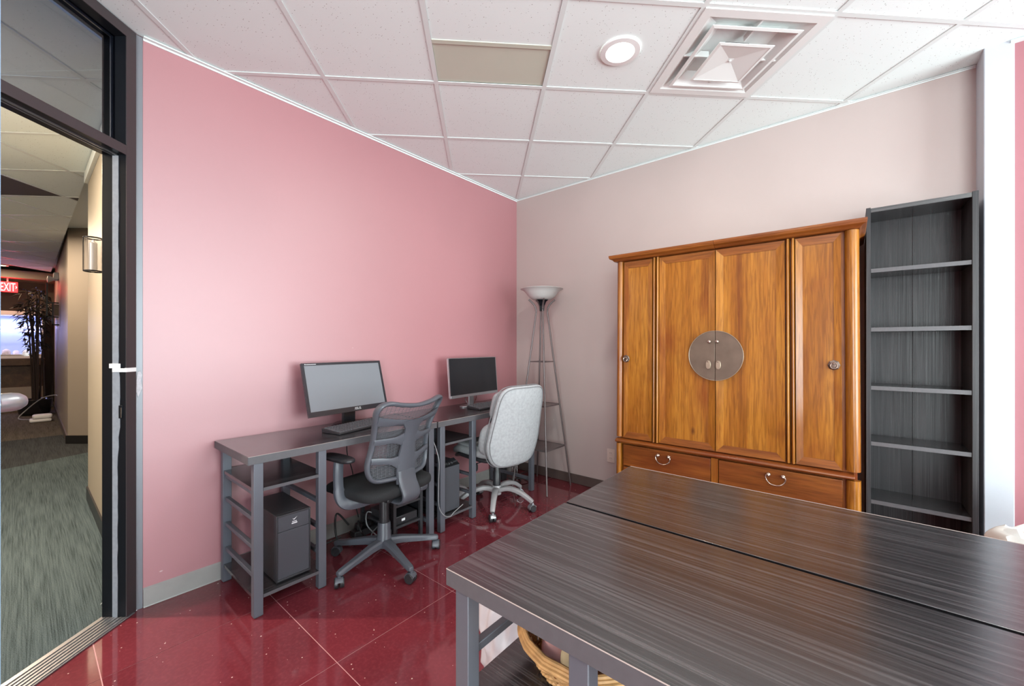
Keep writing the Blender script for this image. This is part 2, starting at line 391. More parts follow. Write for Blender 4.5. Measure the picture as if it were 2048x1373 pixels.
def clip(poly, planes):
    # planes (nx, ny, d): keep nx*x+ny*y <= d
    for nx, ny, d in planes:
        out = []
        for i in range(len(poly)):
            p, q = poly[i], poly[(i + 1) % len(poly)]
            a = nx * p[0] + ny * p[1] - d; b = nx * q[0] + ny * q[1] - d
            if a <= 0: out.append(p)
            if (a < 0 < b) or (b < 0 < a):
                t_ = a / (a - b); out.append((p[0] + t_ * (q[0] - p[0]), p[1] + t_ * (q[1] - p[1])))
        poly = out
        if len(poly) < 3: return None
    ar = 0.5 * abs(sum(poly[i][0] * poly[(i + 1) % len(poly)][1] - poly[(i + 1) % len(poly)][0] * poly[i][1] for i in range(len(poly))))
    return poly if ar > 2e-4 else None
def copy_tree(o, parent=None):
    c = o.copy(); C.objects.link(c)
    if parent is not None: c.parent = parent
    for ch in list(o.children): copy_tree(ch, c)
    return c
def text_mesh(name, s, size, mat, parent, mtx, depth=0.001, label=None):
    cu = bpy.data.curves.new(name, 'FONT'); cu.body = s; cu.size = size; cu.extrude = depth; cu.align_x = 'CENTER'; cu.align_y = 'CENTER'
    to = bpy.data.objects.new(name, cu); C.objects.link(to)
    dg = bpy.context.evaluated_depsgraph_get(); me = bpy.data.meshes.new_from_object(to.evaluated_get(dg))
    bpy.data.objects.remove(to); me.materials.clear(); me.materials.append(M[mat])
    o = bpy.data.objects.new(name, me); C.objects.link(o); o.parent = parent; o.matrix_local = mtx
    if label: o['label'] = label
    return o
def struct(name, bm, mat, parent=None, **kw):
    o = obj(name, bm, mat, parent, **kw)
    if parent is None: o['kind'] = 'structure'
    return o

# ------------------------------------------------------------ room shell
XL, YB, XR, YF = -2.586, 3.19, 3.70, -3.6
DO = Vector((-2.575, 0.335)); DD = Vector((0.655, -0.756)).normalized(); DN = Vector((DD.y, -DD.x))  # DN towards the corridor
def DP(t_, s_): p = DO + DD * t_ + DN * s_; return (p.x, p.y)
def dbox(bm, t0, t1, s0, s1, z0, z1):
    return prism(bm, [DP(t0, s0), DP(t1, s0), DP(t1, s1), DP(t0, s1)], z0, z1)
door_plane_in = (DN.x, DN.y, DN.x * DO.x + DN.y * DO.y)      # room side
door_plane_mid = (DN.x, DN.y, door_plane_in[2] + 0.02)
# floor slab and its tiles
room_planes = [(-1, 0, -XL), (0, 1, YB), (1, 0, XR), (0, -1, -YF), (DN.x, DN.y, door_plane_in[2])]
bigp = [(-3, -4), (4, -4), (4, 3.5), (-3, 3.5)]
fl = struct('floor', prism(B(), clip(bigp, room_planes), -0.05, -0.0015), 'grout')
TP = 0.603
shared = None
for i in range(-2, 11):
    for j in range(-8, 6):
        x0 = -2.153 + TP * i + 0.0017; y0 = 0.789 + TP * j + 0.0017; s_ = TP - 0.0034
        q = [(x0, y0), (x0 + s_, y0), (x0 + s_, y0 + s_), (x0, y0 + s_)]
        p = clip(q, room_planes)
        if not p: continue
        o = obj('floor_tile', prism(B(), [(a - x0, b - y0) for a, b in p], -0.0015, 0.0), 'red_terrazzo', fl, loc=(x0, y0, 0))
# walls
struct('wall_left', box(B(), XL - 0.1, XL, 0.363, YB, 0, 2.85), 'pink_paint')
struct('wall_back', box(B(), XL - 0.1, 0.515, YB, YB + 0.1, 0, 2.85), 'blush_paint')
struct('trim_1', box(B(), 0.515, 0.614, 3.035, YB + 0.1, 0, 2.85), 'white_paint', bevel=0.004)
wall_mat('pink_paint_dimmed', (0.36, 0.150, 0.172), 0.65, 0.3)  # left wall's pink, darkened and without coat to offset excess window light
struct('wall_right_return', box(B(), 0.6145, XR + 0.1, 3.05, YB + 0.1, 0, 2.85), 'pink_paint_dimmed')
# right wall with a wide window front
def window_wall(wname, winname, horiz, a0, a1, fixed, w0, w1, z0, z1, th, mull):
    def bx(bm, u0, u1, v0, v1, zz0, zz1):
        return box(bm, v0, v1, u0, u1, zz0, zz1) if horiz else box(bm, u0, u1, v0, v1, zz0, zz1)
    f0, f1 = (fixed, fixed + th) if th > 0 else (fixed + th, fixed)
    bm = B(); bx(bm, a0, w0, f0, f1, 0, 2.85); bx(bm, w1, a1, f0, f1, 0, 2.85); bx(bm, w0, w1, f0, f1, 0, z0); bx(bm, w0, w1, f0, f1, z1, 2.85)
    struct(wname, bm, 'blush_paint')
    wi = thing(winname, None, None, kind='structure')
    n = mull
    m0, m1 = (f0 + 0.03, f0 + 0.08)
    bm = B(); bx(bm, w0, w1, m0, m1, z0, z0 + 0.05); bx(bm, w0, w1, m0, m1, z1 - 0.05, z1)
    for k in range(n + 1):
        u = w0 + (w1 - w0) * k / n; u0 = max(w0, u - 0.025); u1 = min(w1, u + 0.025); bx(bm, u0, u1, m0, m1, z0 + 0.05, z1 - 0.05)
    obj('window_frame', bm, 'frame_bronze', wi)
    for k in range(n):
        u0 = w0 + (w1 - w0) * k / n + 0.026; u1 = w0 + (w1 - w0) * (k + 1) / n - 0.026
        obj('pane', bx(B(), u0, u1, m0 + 0.02, m0 + 0.026, z0 + 0.051, z1 - 0.051), 'window_glass', wi)
window_wall('wall_right', 'window_1', True, YF - 0.1, 3.05, XR, 0.05, 2.85, 0.15, 2.50, 0.1, 3)
window_wall('wall_front', 'added_window_rear', False, 0.84, XR, YF, 0.95, 3.45, 0.15, 2.50, -0.1, 2)  # unseen window put in to carry the rear fill
# diagonal wall holding the doorway
struct('wall_door', dbox(B(), 1.17, 5.20, 0.0, 0.12, 0, 2.85), 'pink_paint')
# baseboards
struct('baseboard_left', extr(B(), [(XL, 0.001), (XL + 0.012, 0.001), (XL + 0.010, 0.006), (XL + 0.007, 0.085), (XL, 0.092)], 'y', 0.364, YB - 0.001), 'base_lit_grey')
struct('baseboard_back', box(B(), XL + 0.013, 0.514, YB - 0.008, YB - 0.0002, 0.001, 0.085), 'base_shaded_brown', bevel=0.002)

# ------------------------------------------------------------ suspended ceilings
GA = math.radians(43.97); GP = 0.6072; GO = Vector((-1.3331, 1.8926)); GU = Vector((math.cos(GA), math.sin(GA))); GV = Vector((-math.sin(GA), math.cos(GA)))
def gp(i, j): p = GO + GU * (GP * i) + GV * (GP * j); return (p.x, p.y)
def ceiling(planes, zc, ir, jr, skip, special, slab_poly):
    par = struct('ceiling', prism(B(), slab_poly, zc + 0.10, zc + 0.14), 'grid_white')
    full = None; h = 0.010
    for i in range(*ir):
        for j in range(*jr):
            if (i, j) in skip: continue
            m_ = 0.0125 / GP
            q = [gp(i + m_, j + m_), gp(i + 1 - m_, j + m_), gp(i + 1 - m_, j + 1 - m_), gp(i + m_, j + 1 - m_)]
            p = clip(q, planes)
            if not p: continue
            mt = special.get((i, j), 'ceiling_board')
            g0 = gp(i, j)
            if len(p) == 4 and all((Vector(a) - Vector(b)).length < 1e-6 for a, b in zip(p, q)) and mt == 'ceiling_board':
                if full is None:
                    full = obj('ceiling_tile', prism(B(), [(a - g0[0], b - g0[1]) for a, b in p], zc + 0.004, zc + 0.016), mt, par, loc=(g0[0], g0[1], 0))
                else:
                    o = full.copy(); C.objects.link(o); o.location = (g0[0], g0[1], 0)
            else:
                obj('ceiling_tile', prism(B(), [(a - g0[0], b - g0[1]) for a, b in p], zc + 0.004, zc + 0.016), mt, par, loc=(g0[0], g0[1], 0))
    w_ = 0.0118
    def bar(a, b, n_):
        a = Vector(a); b = Vector(b); n_ = n_ * w_
        q = [tuple(a + n_), tuple(b + n_), tuple(b - n_), tuple(a - n_)]
        p = clip(q, planes)
        if p: obj('grid_bar', prism(B(), p, zc, zc + 0.0038), 'grid_white', par)
    for j in range(jr[0], jr[1] + 1): bar(gp(ir[0], j), gp(ir[1], j), GV)
    for i in range(ir[0], ir[1] + 1):
        for j in range(*jr):
            m_ = w_ / GP; bar(gp(i, j + m_), gp(i, j + 1 - m_), GU)
    return par
room_c = [(-1, 0, -XL), (0, 1, YB), (1, 0, XR), (0, -1, -YF), (DN.x, DN.y, door_plane_in[2])]
cl = ceiling(room_c, CEIL, (-9, 9), (-10, 5), {(1, -1), (-1, -1)}, {}, clip(bigp, room_planes))
# half tile beside the beige patch, the patch and its bar
m_ = 0.0125 / GP
def gq(i0, i1, j0, j1): return [gp(i0, j0), gp(i1, j0), gp(i1, j1), gp(i0, j1)]
obj('ceiling_tile', prism(B(), gq(-1 + m_, -m_, -1 + m_, -0.53), CEIL + 0.004, CEIL + 0.016), 'ceiling_board', cl)
obj('patch_panel', prism(B(), gq(-1 + m_, -m_, -0.49, -m_), CEIL + 0.006, CEIL + 0.012), 'patch_beige', cl, label='beige smooth patch panel')
obj('patch_bar', prism(B(), gq(-1 + m_, -m_, -0.53, -0.49), CEIL + 0.0005, CEIL + 0.012), 'patch_beige', cl)
# wall angles
bm = box(B(), XL, XL + 0.022, 0.364, YB, CEIL - 0.006, CEIL - 0.0002); box(bm, XL, XL + 0.004, 0.364, YB, CEIL - 0.014, CEIL - 0.006)
struct('trim_2', bm, 'grid_white')
bm = box(B(), XL + 0.022, 0.514, YB - 0.014, YB - 0.0002, CEIL - 0.003, CEIL - 0.0002); box(bm, XL + 0.005, 0.514, YB - 0.003, YB - 0.0002, CEIL - 0.009, CEIL - 0.003)
struct('trim_3', bm, 'grid_white')
bm = box(B(), 0.60, XR, 3.026, 3.0495, CEIL - 0.010, CEIL - 0.0002); struct('trim_4', bm, 'grid_white')

# ------------------------------------------------------------ air diffuser
dc = gp(1.5, -0.5)
vt = thing('air_diffuser', 'large square white metal air diffuser with stepped cones in the ceiling', 'vent', (dc[0], dc[1], CEIL), GA)
def ringplate(bm, o_, i_, zo, zi, th=0.004):
    # sloped square ring from half size o_ (z zo) to half size i_ (z zi)
    for k in range(4):
        R = Matrix.Rotation(k * PI / 2, 4, 'Z')
        pts = [(-o_, -o_, zo), (o_, -o_, zo), (i_, -i_, zi), (-i_, -i_, zi)]
        a = [bm.verts.new(R @ Vector(p)) for p in pts]; b = [bm.verts.new(R @ (Vector(p) + Vector((0, 0, th)))) for p in pts]
        bm.faces.new(a); bm.faces.new(b[::-1])
        for q in range(4): bm.faces.new((a[q], b[q], b[(q + 1) % 4], a[(q + 1) % 4]))
    return bm
h_ = GP / 2
bm = ringplate(B(), h_ - 0.008, h_ - 0.05, -0.004, -0.004); ringplate(bm, h_ - 0.05, h_ - 0.128, -0.002, 0.036); obj('diffuser_frame', bm, 'vent_white', vt)
bm = ringplate(B(), h_ - 0.085, h_ - 0.10, -0.012, -0.014, 0.003); ringplate(bm, h_ - 0.10, h_ - 0.165, -0.012, 0.045, 0.003); obj('middle_cone', bm, 'vent_white', vt)
bm = ringplate(B(), h_ - 0.165, h_ - 0.178, -0.028, -0.030, 0.003); ringplate(bm, h_ - 0.178, 0.012, -0.028, -0.008, 0.003); box(bm, -0.014, 0.014, -0.014, 0.014, -0.009, -0.004); obj('centre_plate', bm, 'vent_white', vt)
bm = lathe(B(), [(0.088, 0.0375), (0.088, 0.095)], 40, cap0=False, cap1=True); obj('duct_collar', bm, 'vent_dark', vt, smooth=True)
bm = B()
for k in range(4):
    R = Matrix.Rotation(k * PI / 2, 4, 'Z'); obj('support_strap', box(B(), -0.004, 0.004, -h_ + 0.06, -h_ + 0.19, 0.0, 0.03, mat=R), 'vent_white', vt)

bm = B(); ringplate(bm, h_ - 0.126, 0.062, 0.0345, 0.037, 0.0012); obj('back_plate', bm, 'vent_white', vt)
bm = lathe(B(), [(0.006, 0), (0.007, -0.003), (0.004, -0.006)], 14, c=(0, 0, -0.009)); obj('screw', bm, 'vent_white', vt)
# ------------------------------------------------------------ recessed down lights
def downlight(x, y, z, label, power, r=0.098, col=(1, 0.94, 0.85), lens='lamp_lens', group=None):
    t_ = thing('recessed_light', label, 'ceiling light', (x, y, z), 0, group)
    obj('trim_ring', lathe(B(), [(r * 0.66, -0.002), (r * 0.72, -0.008), (r * 0.98, -0.006), (r, 0.0), (r * 0.98, 0.003)], 40, cap0=False, cap1=False), 'white_plastic', t_, smooth=True)
    obj('lens', lathe(B(), [(r * 0.68, -0.002), (r * 0.5, -0.005), (0.001, -0.006)], 36, cap0=True, cap1=True), lens, t_, smooth=True)
    l = bpy.data.lights.new('lamp', 'AREA'); l.shape = 'DISK'; l.size = r * 1.2; l.energy = power; l.color = col
    lo = bpy.data.objects.new('lamp', l); C.objects.link(lo); lo.parent = t_; lo.location = (0, 0, -0.012)
    return t_
downlight(-0.876, 1.899, CEIL, 'round white recessed downlight, lit, left of the square air diffuser', 7)
downlight(1.25, 0.2, CEIL, 'added recessed fill downlight near the right window front, outside the view', 9)  # unseen lamp added for even room light
downlight(-0.55, -0.75, CEIL, 'added recessed fill downlight behind the viewpoint, outside the view', 9)  # second added lamp, fill only

# ------------------------------------------------------------ doorway
dr = thing('door_1', None, None, kind='structure')
JT = 0.108
bm = dbox(B(), 0.0, 0.047, 0, JT, 0, CEIL); obj('door_jamb', bm, 'frame_black', dr, bevel=0.002)
bm = dbox(B(), -0.001, 0.0475, -0.004, -0.0002, 0, CEIL - 0.002); obj('jamb_cover', bm, 'frame_bronze', dr)
bm = dbox(B(), 1.12, 1.17, -0.004, JT, 0, CEIL); obj('door_jamb', bm, 'frame_bronze', dr, bevel=0.002)
bm = dbox(B(), 0.0476, 1.119, 0, JT, 2.665, CEIL); obj('head_bar', bm, 'frame_black', dr)
bm = dbox(B(), 0.0476, 1.119, -0.004, -0.0002, 2.665, CEIL - 0.002); obj('head_cover', bm, 'frame_bronze', dr)
bm = dbox(B(), 0.0476, 1.119, 0, JT, 2.123, 2.163); obj('transom_bar', bm, 'frame_black', dr)
bm = dbox(B(), 0.0476, 1.119, -0.004, -0.0002, 2.121, 2.165); obj('transom_cover', bm, 'frame_bronze', dr, bevel=0.001)
bm = dbox(B(), 0.0476, 1.119, 0.038, 0.043, 2.117, 2.1229); dbox(bm, 0.0476, 1.119, 0.056, 0.060, 2.117, 2.1229); obj('door_track', bm, 'aluminium', dr)
bm = dbox(B(), 0.0476, 1.119, 0.048, 0.054, 2.1635, 2.6645); obj('pane', bm, 'transom_glass', dr)
bm = dbox(B(), 0.0476, 0.056, 0.058, 0.064, 2.164, 2.664); dbox(bm, 0.057, 1.119, 0.058, 0.064, 2.654, 2.664); obj('glazing_bead', bm, 'aluminium', dr)
# pile strip in the jamb groove with a ragged peeling edge
bm = B(); n = 46
vsA = []; rng = random.Random(3)
for k in range(n + 1):
    z = 0.002 + 2.115 * k / n; wv = 0.026 + rng.uniform(-0.0015, 0.0015) + (0.006 if 0.85 < z < 1.12 else 0) + (-0.004 if z < 0.75 else 0)
    vsA.append((z, wv))
for (z0, w0), (z1, w1) in zip(vsA, vsA[1:]):
    q = []
    for (zz, ww) in ((z0, w0), (z1, w1)):
        for (tt, ss) in ((0.0472, 0.058), (0.0472, 0.058 - ww), (0.0500, 0.058 - ww), (0.0500, 0.058)):
            x, y = DP(tt, ss); q.append(bm.verts.new((x, y, zz)))
    for a, b in ((0, 1), (1, 2), (2, 3), (3, 0)): bm.faces.new((q[a], q[b], q[4 + b], q[4 + a]))
obj('pile_strip', bm, 'pile_strip', dr, label='pale grey peeling pile strip')
bm = dbox(B(), 0.047, 0.0505, 0.014, 0.030, 0.915, 0.975); obj('strike_plate', bm, 'frame_black', dr, bevel=0.001)
bm = dbox(B(), 0.0506, 0.0520, 0.016, 0.018, 0.92, 0.965); obj('strike_lip', bm, 'chrome', dr)
bm = dbox(B(), 0.0505, 0.0535, 0.020, 0.070, 1.145, 1.166); obj('white_shim', bm, 'white_plastic', dr, bevel=0.001)
bm = dbox(B(), 0.002, 0.0540, -0.0075, 0.0, 1.127, 1.146); dbox(bm, 0.0505, 0.0545, 0.0, 0.055, 1.127, 1.1445); obj('white_shim', bm, 'white_plastic', dr, bevel=0.001)
# metal corner trim between frame and wall
bm = prism(B(), [(XL - 0.02, 0.334), (XL + 0.004, 0.337), (XL + 0.004, 0.3627), (XL - 0.02, 0.3627)], 0, CEIL - 0.001)
struct('trim_5', bm, 'metal_trim', bevel=0.001)
bm = B(); pts = [(0.0, 0.0), (0.010, 0.008), (0.016, -0.012), (0.012, -0.040), (0.017, -0.075), (0.009, -0.098), (0.002, -0.118), (-0.004, -0.09), (-0.003, -0.04)]
a = [bm.verts.new((XL + 0.0045, 0.343 + p[0], 1.122 + p[1])) for p in pts]; b = [bm.verts.new((XL + 0.008, 0.343 + p[0], 1.122 + p[1])) for p in pts]
bm.faces.new(a); bm.faces.new(b[::-1])
for i in range(len(pts)): bm.faces.new((a[i], b[i], b[(i + 1) % len(pts)], a[(i + 1) % len(pts)]))
obj('putty_patch', bm, 'putty', dr)
# threshold
th_ = thing('trim_6', None, None, kind='structure')
obj('threshold_plate', dbox(B(), 0.012, 1.13, -0.012, JT + 0.006, 0.0005, 0.006), 'aluminium', th_, bevel=0.002)
for k in range(6):
    s0 = -0.004 + k * 0.018
    obj('threshold_rib', dbox(B(), 0.050, 1.118, s0, s0 + 0.008 if k % 2 else s0 + 0.005, 0.006, 0.0095), 'aluminium', th_, bevel=0.001)
# open glass door leaf near the viewpoint
hx, hy = DP(1.09, 0.05)
fe = Vector((-1.100, -0.0292)); hv = Vector((hx, hy)); dv = (fe - hv); ln = dv.length; dv.normalize(); dnv = Vector((-dv.y, dv.x))
lf = thing('glass_door', 'frameless bluish glass door leaf standing open at the left edge', 'door', (hx, hy, 0), math.atan2(dv.y, dv.x))
obj('glass_leaf', box(B(), 0.0, ln - 0.0065, -0.005, 0.005, 0.015, 2.10), 'door_glass', lf)
obj('polished_edge', box(B(), ln - 0.006, ln, -0.0055, 0.0055, 0.015, 2.10), 'glass_edge', lf)
for sg in (-1, 1):
    bm = lathe(B(), [(0.026, 0.0056), (0.027, 0.0075), (0.025, 0.010), (0.0155, 0.011), (0.0165, 0.022), (0.0168, 0.036), (0.0150, 0.046), (0.0105, 0.053), (0.0050, 0.0565), (0.0008, 0.0575)], 28, c=(ln - 0.030, 0, 1.149), axis='y')
    if sg < 0:
        for v in bm.verts: v.co.y *= -1
    obj('door_pull', bm, 'silver', lf, smooth=True)

# ------------------------------------------------------------ corridor
YC = 0.335; ZC = 2.64; XE = -12.6
cor_planes = [(0, 1, YC), (-1, 0, -XE), (0, -1, 1.55), (-DN.x, -DN.y, -(door_plane_in[2] + JT))]
cor_big = [(-13, -2.2), (0.5, -2.2), (0.5, 1.4), (-13, 1.4)]
cor_slab = clip(cor_big, [(-1, 0, -XE), (0, -1, 1.55), (0, 1, 1.3), (-DN.x, -DN.y, -(door_plane_in[2] + JT * 0.5))])
fc = struct('floor', prism(B(), clip(cor_slab, [(0, 1, YC + 0.001)]), -0.05, -0.004), 'base_black')
l1 = [(1, 0.43, -8.44 + 0.43 * 0.08)]   # band edge planes in plan
# carpet panels: near (grey green), dark band, far (brown)
def carpet_piece(planes, mat):
    p = clip(cor_slab, [(0, 1, YC + 0.6)] + planes)
    if p: obj('carpet_panel', prism(B(), p, -0.0038, 0.0), mat, fc)
carpet_piece([(-1, -0.45, 6.605 + 0.0)], 'carpet_green')
carpet_piece([(1, 0.45, -6.606), (-1, 0, 8.44)], 'carpet_dark')
carpet_piece([(1, 0, -8.4405)], 'carpet_brown')
prism_ext = clip(cor_slab, [(0, 1, YC + 0.6)])
ceiling(cor_planes[:1] + [(0, 1, YC + 0.55)] + cor_planes[1:], ZC, (-14, 3), (-9, 12), set(), {}, cor_slab)
for o in [x for x in C.objects if x.name.startswith('ceiling_tile') and x.parent and x.parent.name == 'ceiling.001']:
    vs = [o.matrix_basis @ v.co for v in o.data.vertices]; cx = sum(v.x for v in vs) / len(vs); cy = sum(v.y for v in vs) / len(vs)
    if abs(cx + 5.75) < 0.33 and abs(cy - 0.12) < 0.33:
        o.data = o.data.copy(); o.data.materials.clear(); o.data.materials.append(M['dark_tile']); o['label'] = 'dark brown ceiling tile'
struct('wall_corridor_near', box(B(), -4.75, -2.70, YC, YC + 0.12, 0, 2.85), 'tan_paint')
bm = box(B(), -7.45, -4.751, 1.0, 1.1, 0, 2.85); box(bm, -4.85, -4.751, YC + 0.121, 0.999, 0, 2.85)
struct('wall_corridor_recess', bm, 'taupe_paint')
struct('wall_corridor_far', prism(B(), [(-7.62, 0.36), (-7.40, 0.56), (-7.40, 1.1), (XE, 1.1), (XE, 0.40)], 0, 2.85), 'taupe_paint')
struct('wall_corridor_side', box(B(), XE, -0.95, -1.67, -1.56, 0, 2.85), 'taupe_paint')
struct('wall_corridor_end', box(B(), XE - 0.1, XE - 0.002, -1.56, 1.1, 0, 2.85), 'brown_paint')
struct('trim_7', box(B(), XE, XE + 0.75, -1.55, 0.395, 2.50, ZC - 0.002), 'taupe_paint')
bm = box(B(), -4.75, -2.70, YC - 0.022, YC - 0.0005, 2.56, ZC - 0.001); struct('trim_8', bm, 'grid_white')
struct('baseboard_corridor', box(B(), -4.752, -2.70, YC - 0.010, YC - 0.0004, 0.001, 0.105), 'base_black')
bm = prism(B(), [(-7.63, 0.352), (-7.40, 0.553), (-7.40, 0.54), (-7.635, 0.34)], 0.001, 0.105)
struct('baseboard_column', bm, 'base_black')
struct('baseboard_far', prism(B(), [(-7.64, 0.348), (-7.64, 0.36), (XE, 0.399), (XE, 0.387)], 0.001, 0.10), 'base_shaded_brown')
downlight(-7.2, -0.28, ZC, 'lit recessed corridor light, nearer of the two seen through the doorway', 30, 0.09, (1, 0.80, 0.58), 'warm_lens')
downlight(-11.3, -0.25, 2.638, 'lit recessed corridor light, farther of the two above the exit sign', 10, 0.09, (1, 0.72, 0.45), 'warm_lens')
downlight(-3.7, -0.75, ZC, 'added unseen corridor fill light just outside the doorway', 75, 0.09, (1, 0.86, 0.70), 'warm_lens')  # added out of view to brighten the near corridor
g_ = thing('added_globe_fill', 'added globe fill light in the corridor, outside the view', 'ceiling light', (-3.3, -1.05, ZC))  # made-up fixture; its point lamp brightens the corridor ceiling
obj('canopy', lathe(B(), [(0.07, -0.0004), (0.07, -0.02), (0.03, -0.03)], 24, cap0=True), 'white_plastic', g_, smooth=True)
obj('globe', lathe(B(), [(0.03, -0.031), (0.08, -0.05), (0.11, -0.10), (0.10, -0.16), (0.05, -0.20), (0.002, -0.21)], 28), 'warm_lens', g_, smooth=True)
l = bpy.data.lights.new('lamp', 'POINT'); l.energy = 20; l.color = (1, 0.9, 0.76); l.shadow_soft_size = 0.1
lo = bpy.data.objects.new('lamp', l); C.objects.link(lo); lo.parent = g_; lo.location = (0, 0, -0.36)
# wall sconce
s = thing('wall_sconce', 'clear glass cylinder wall sconce with black rings beyond the doorway', 'wall lamp', (-3.45, 0.265, 1.685))
obj('glass_shade', lathe(B(), [(0.040, 0.0), (0.040, 0.205), (0.038, 0.205), (0.038, 0.0)], 28, cap0=False, cap1=False), 'jar_glass', s, smooth=True)
for z in (0.0, 0.196):
    obj('ring', lathe(B(), [(0.0405, z), (0.043, z + 0.001), (0.043, z + 0.007), (0.0405, z + 0.008)], 28, cap0=False, cap1=False), 'frame_black', s)
obj('lamp_tube', lathe(B(), [(0.001, 0.008), (0.018, 0.010), (0.018, 0.17), (0.001, 0.19)], 20), 'white_plastic', s, smooth=True)
bm = box(B(), -0.008, 0.008, 0.0415, 0.0645, 0.10, 0.12); box(bm, -0.03, 0.03, 0.064, 0.0695, 0.06, 0.16); obj('bracket', bm, 'frame_black', s); obj('lower_bar', box(B(), -0.038, 0.038, -0.006, 0.006, 0.001, 0.007), 'frame_black', s)
for y in (-0.0435, 0.0415): obj('side_rod', box(B(), -0.003, 0.003, y, y + 0.003, 0.002, 0.2), 'frame_black', s)
# emergency light
s = thing('emergency_light', 'small white two-headed emergency light high on the far corridor wall', 'emergency light', (-10.4, 0.385, 2.42))
obj('housing', box(B(), -0.14, 0.14, -0.06, -0.0, -0.06, 0.06), 'white_plastic', s, bevel=0.01)
for sx in (-0.08, 0.08):
    obj('lamp_head', lathe(B(), [(0.018, 0.03), (0.045, -0.015), (0.048, -0.035), (0.03, -0.04)], 18, c=(sx, -0.09, -0.05), axis='y'), 'white_plastic', s, smooth=True)
# wall bracket
s = thing('wall_display_frame', 'black metal stepped wall frame on the far corridor wall', 'wall decor', (-9.95, 0.372, 1.95))
bm = B(); 
for a in ((-0.01, 0.01, -0.14, -0.12, -0.05, 0.30), (-0.01, 0.01, -0.12, -0.001, -0.02, 0.0), (-0.01, 0.01, -0.14, -0.001, -0.25, -0.23), (-0.01, 0.01, -0.14, -0.12, -0.25, -0.05), (0.1, 0.12, -0.08, -0.06, -0.38, -0.02), (0.1, 0.12, -0.08, -0.001, -0.38, -0.36), (-0.01, 0.12, -0.08, -0.06, -0.25, -0.235)):
    box(bm, *a)
obj('frame', bm, 'frame_black', s); obj('clock_panel', box(B(), 0.02, 0.09, -0.055, -0.001, -0.22, -0.04), 'brown_panel', s)
# exit sign
s = thing('exit_sign', 'glowing red EXIT sign hanging at the end of the corridor', 'sign', (-12.05, -0.178, 2.235))
obj('sign_box', box(B(), -0.03, 0.03, -0.14, 0.115, 0.0, 0.20), 'gloss_black', s, bevel=0.005)
obj('sign_face', box(B(), 0.0301, 0.034, -0.137, 0.112, 0.004, 0.196), 'exit_red', s)
tx = text_mesh('exit_lettering', 'EXIT', 0.2, 'exit_letter', s, Matrix.Translation((0.036, -0.005, 0.10)) @ Matrix(((0, 0, 1, 0), (1, 0, 0, 0), (0, 1, 0, 0), (0, 0, 0, 1))), 0.001)
xs_ = [v.co.x for v in tx.data.vertices]; ys_ = [v.co.y for v in tx.data.vertices]; cxx = (max(xs_) + min(xs_)) / 2; cyy = (max(ys_) + min(ys_)) / 2
for v in tx.data.vertices: v.co.x = (v.co.x - cxx) * 0.175 / (max(xs_) - min(xs_)); v.co.y = (v.co.y - cyy) * 0.15 / (max(ys_) - min(ys_))
bm = extr(B(), [(0.085, 0.07), (0.105, 0.10), (0.085, 0.13), (0.090, 0.10)], 'x', 0.0345, 0.0365); obj('arrow', bm, 'exit_letter', s)
obj('hanger', box(B(), -0.008, 0.008, -0.02, 0.0, 0.20, 0.2635), 'white_plastic', s)
l = bpy.data.lights.new('exit_glow', 'POINT'); l.energy = 4; l.color = (1, 0.05, 0.05); l.shadow_soft_size = 0.08
lo = bpy.data.objects.new('exit_glow', l); C.objects.link(lo); lo.parent = s; lo.location = (0.12, 0.0, 0.12)
# fish tank in the end wall
s = thing('fish_tank', 'long bluish lit fish tank on a wooden cabinet at the corridor end', 'aquarium', (XE + 0.001, -0.45, 0))
obj('tank_back', box(B(), 0.0, 0.02, -0.8, 0.68, 1.03, 1.84), 'tank_back', s)
obj('glass_front', box(B(), 0.40, 0.406, -0.8, 0.68, 1.04, 1.82), 'jar_glass', s)
bm = box(B(), 0.0, 0.42, -0.8, 0.70, 1.82, 1.90); box(bm, 0.0, 0.41, 0.681, 0.70, 1.03, 1.82); box(bm, 0.41, 0.42, -0.8, 0.70, 1.0, 1.04); obj('tank_frame', bm, 'white_plastic', s, bevel=0.003)
obj('gravel', box(B(), 0.021, 0.399, -0.8, 0.68, 1.032, 1.075), 'tank_sand', s)
rng = random.Random(5)
for k in range(9):
    bm = B(); bmesh.ops.create_icosphere(bm, subdivisions=2, radius=1)
    for v in bm.verts: v.co *= rng.uniform(0.8, 1.15)
    sz = rng.uniform(0.025, 0.06); bmesh.ops.scale(bm, vec=(sz, sz, sz * 1.2), verts=bm.verts)
    obj('rock', bm, 'tank_sand' if k % 2 else 'white_plastic', s, smooth=True, loc=(rng.uniform(0.1, 0.32), 0.60 - 0.12 * k, 1.085 + sz * 0.4))
obj('light_tube', sweep(B(), [(0.2, -0.78, 1.60), (0.2, 0.66, 1.60)], 0.022), 'tube_violet', s, smooth=True)
obj('light_tube', sweep(B(), [(0.26, -0.78, 1.53), (0.26, 0.66, 1.53)], 0.016), 'tube_violet', s, smooth=True)
l = bpy.data.lights.new('tank_lamp', 'AREA'); l.shape = 'RECTANGLE'; l.size = 0.3; l.size_y = 1.3; l.energy = 9; l.color = (0.62, 0.6, 1.0)
lo = bpy.data.objects.new('tank_lamp', l); C.objects.link(lo); lo.parent = s; lo.location = (0.25, -0.05, 1.78)
obj('wood_ledge', box(B(), 0.0, 0.48, -0.8, 0.72, 0.86, 1.0), 'brown_panel', s, bevel=0.01)
obj('cabinet_body', box(B(), 0.0, 0.40, -0.8, 0.70, 0.45, 0.86), 'brown_panel', s)
obj('plinth', box(B(), 0.0, 0.44, -0.8, 0.71, 0.002, 0.45), 'taupe_paint', s)
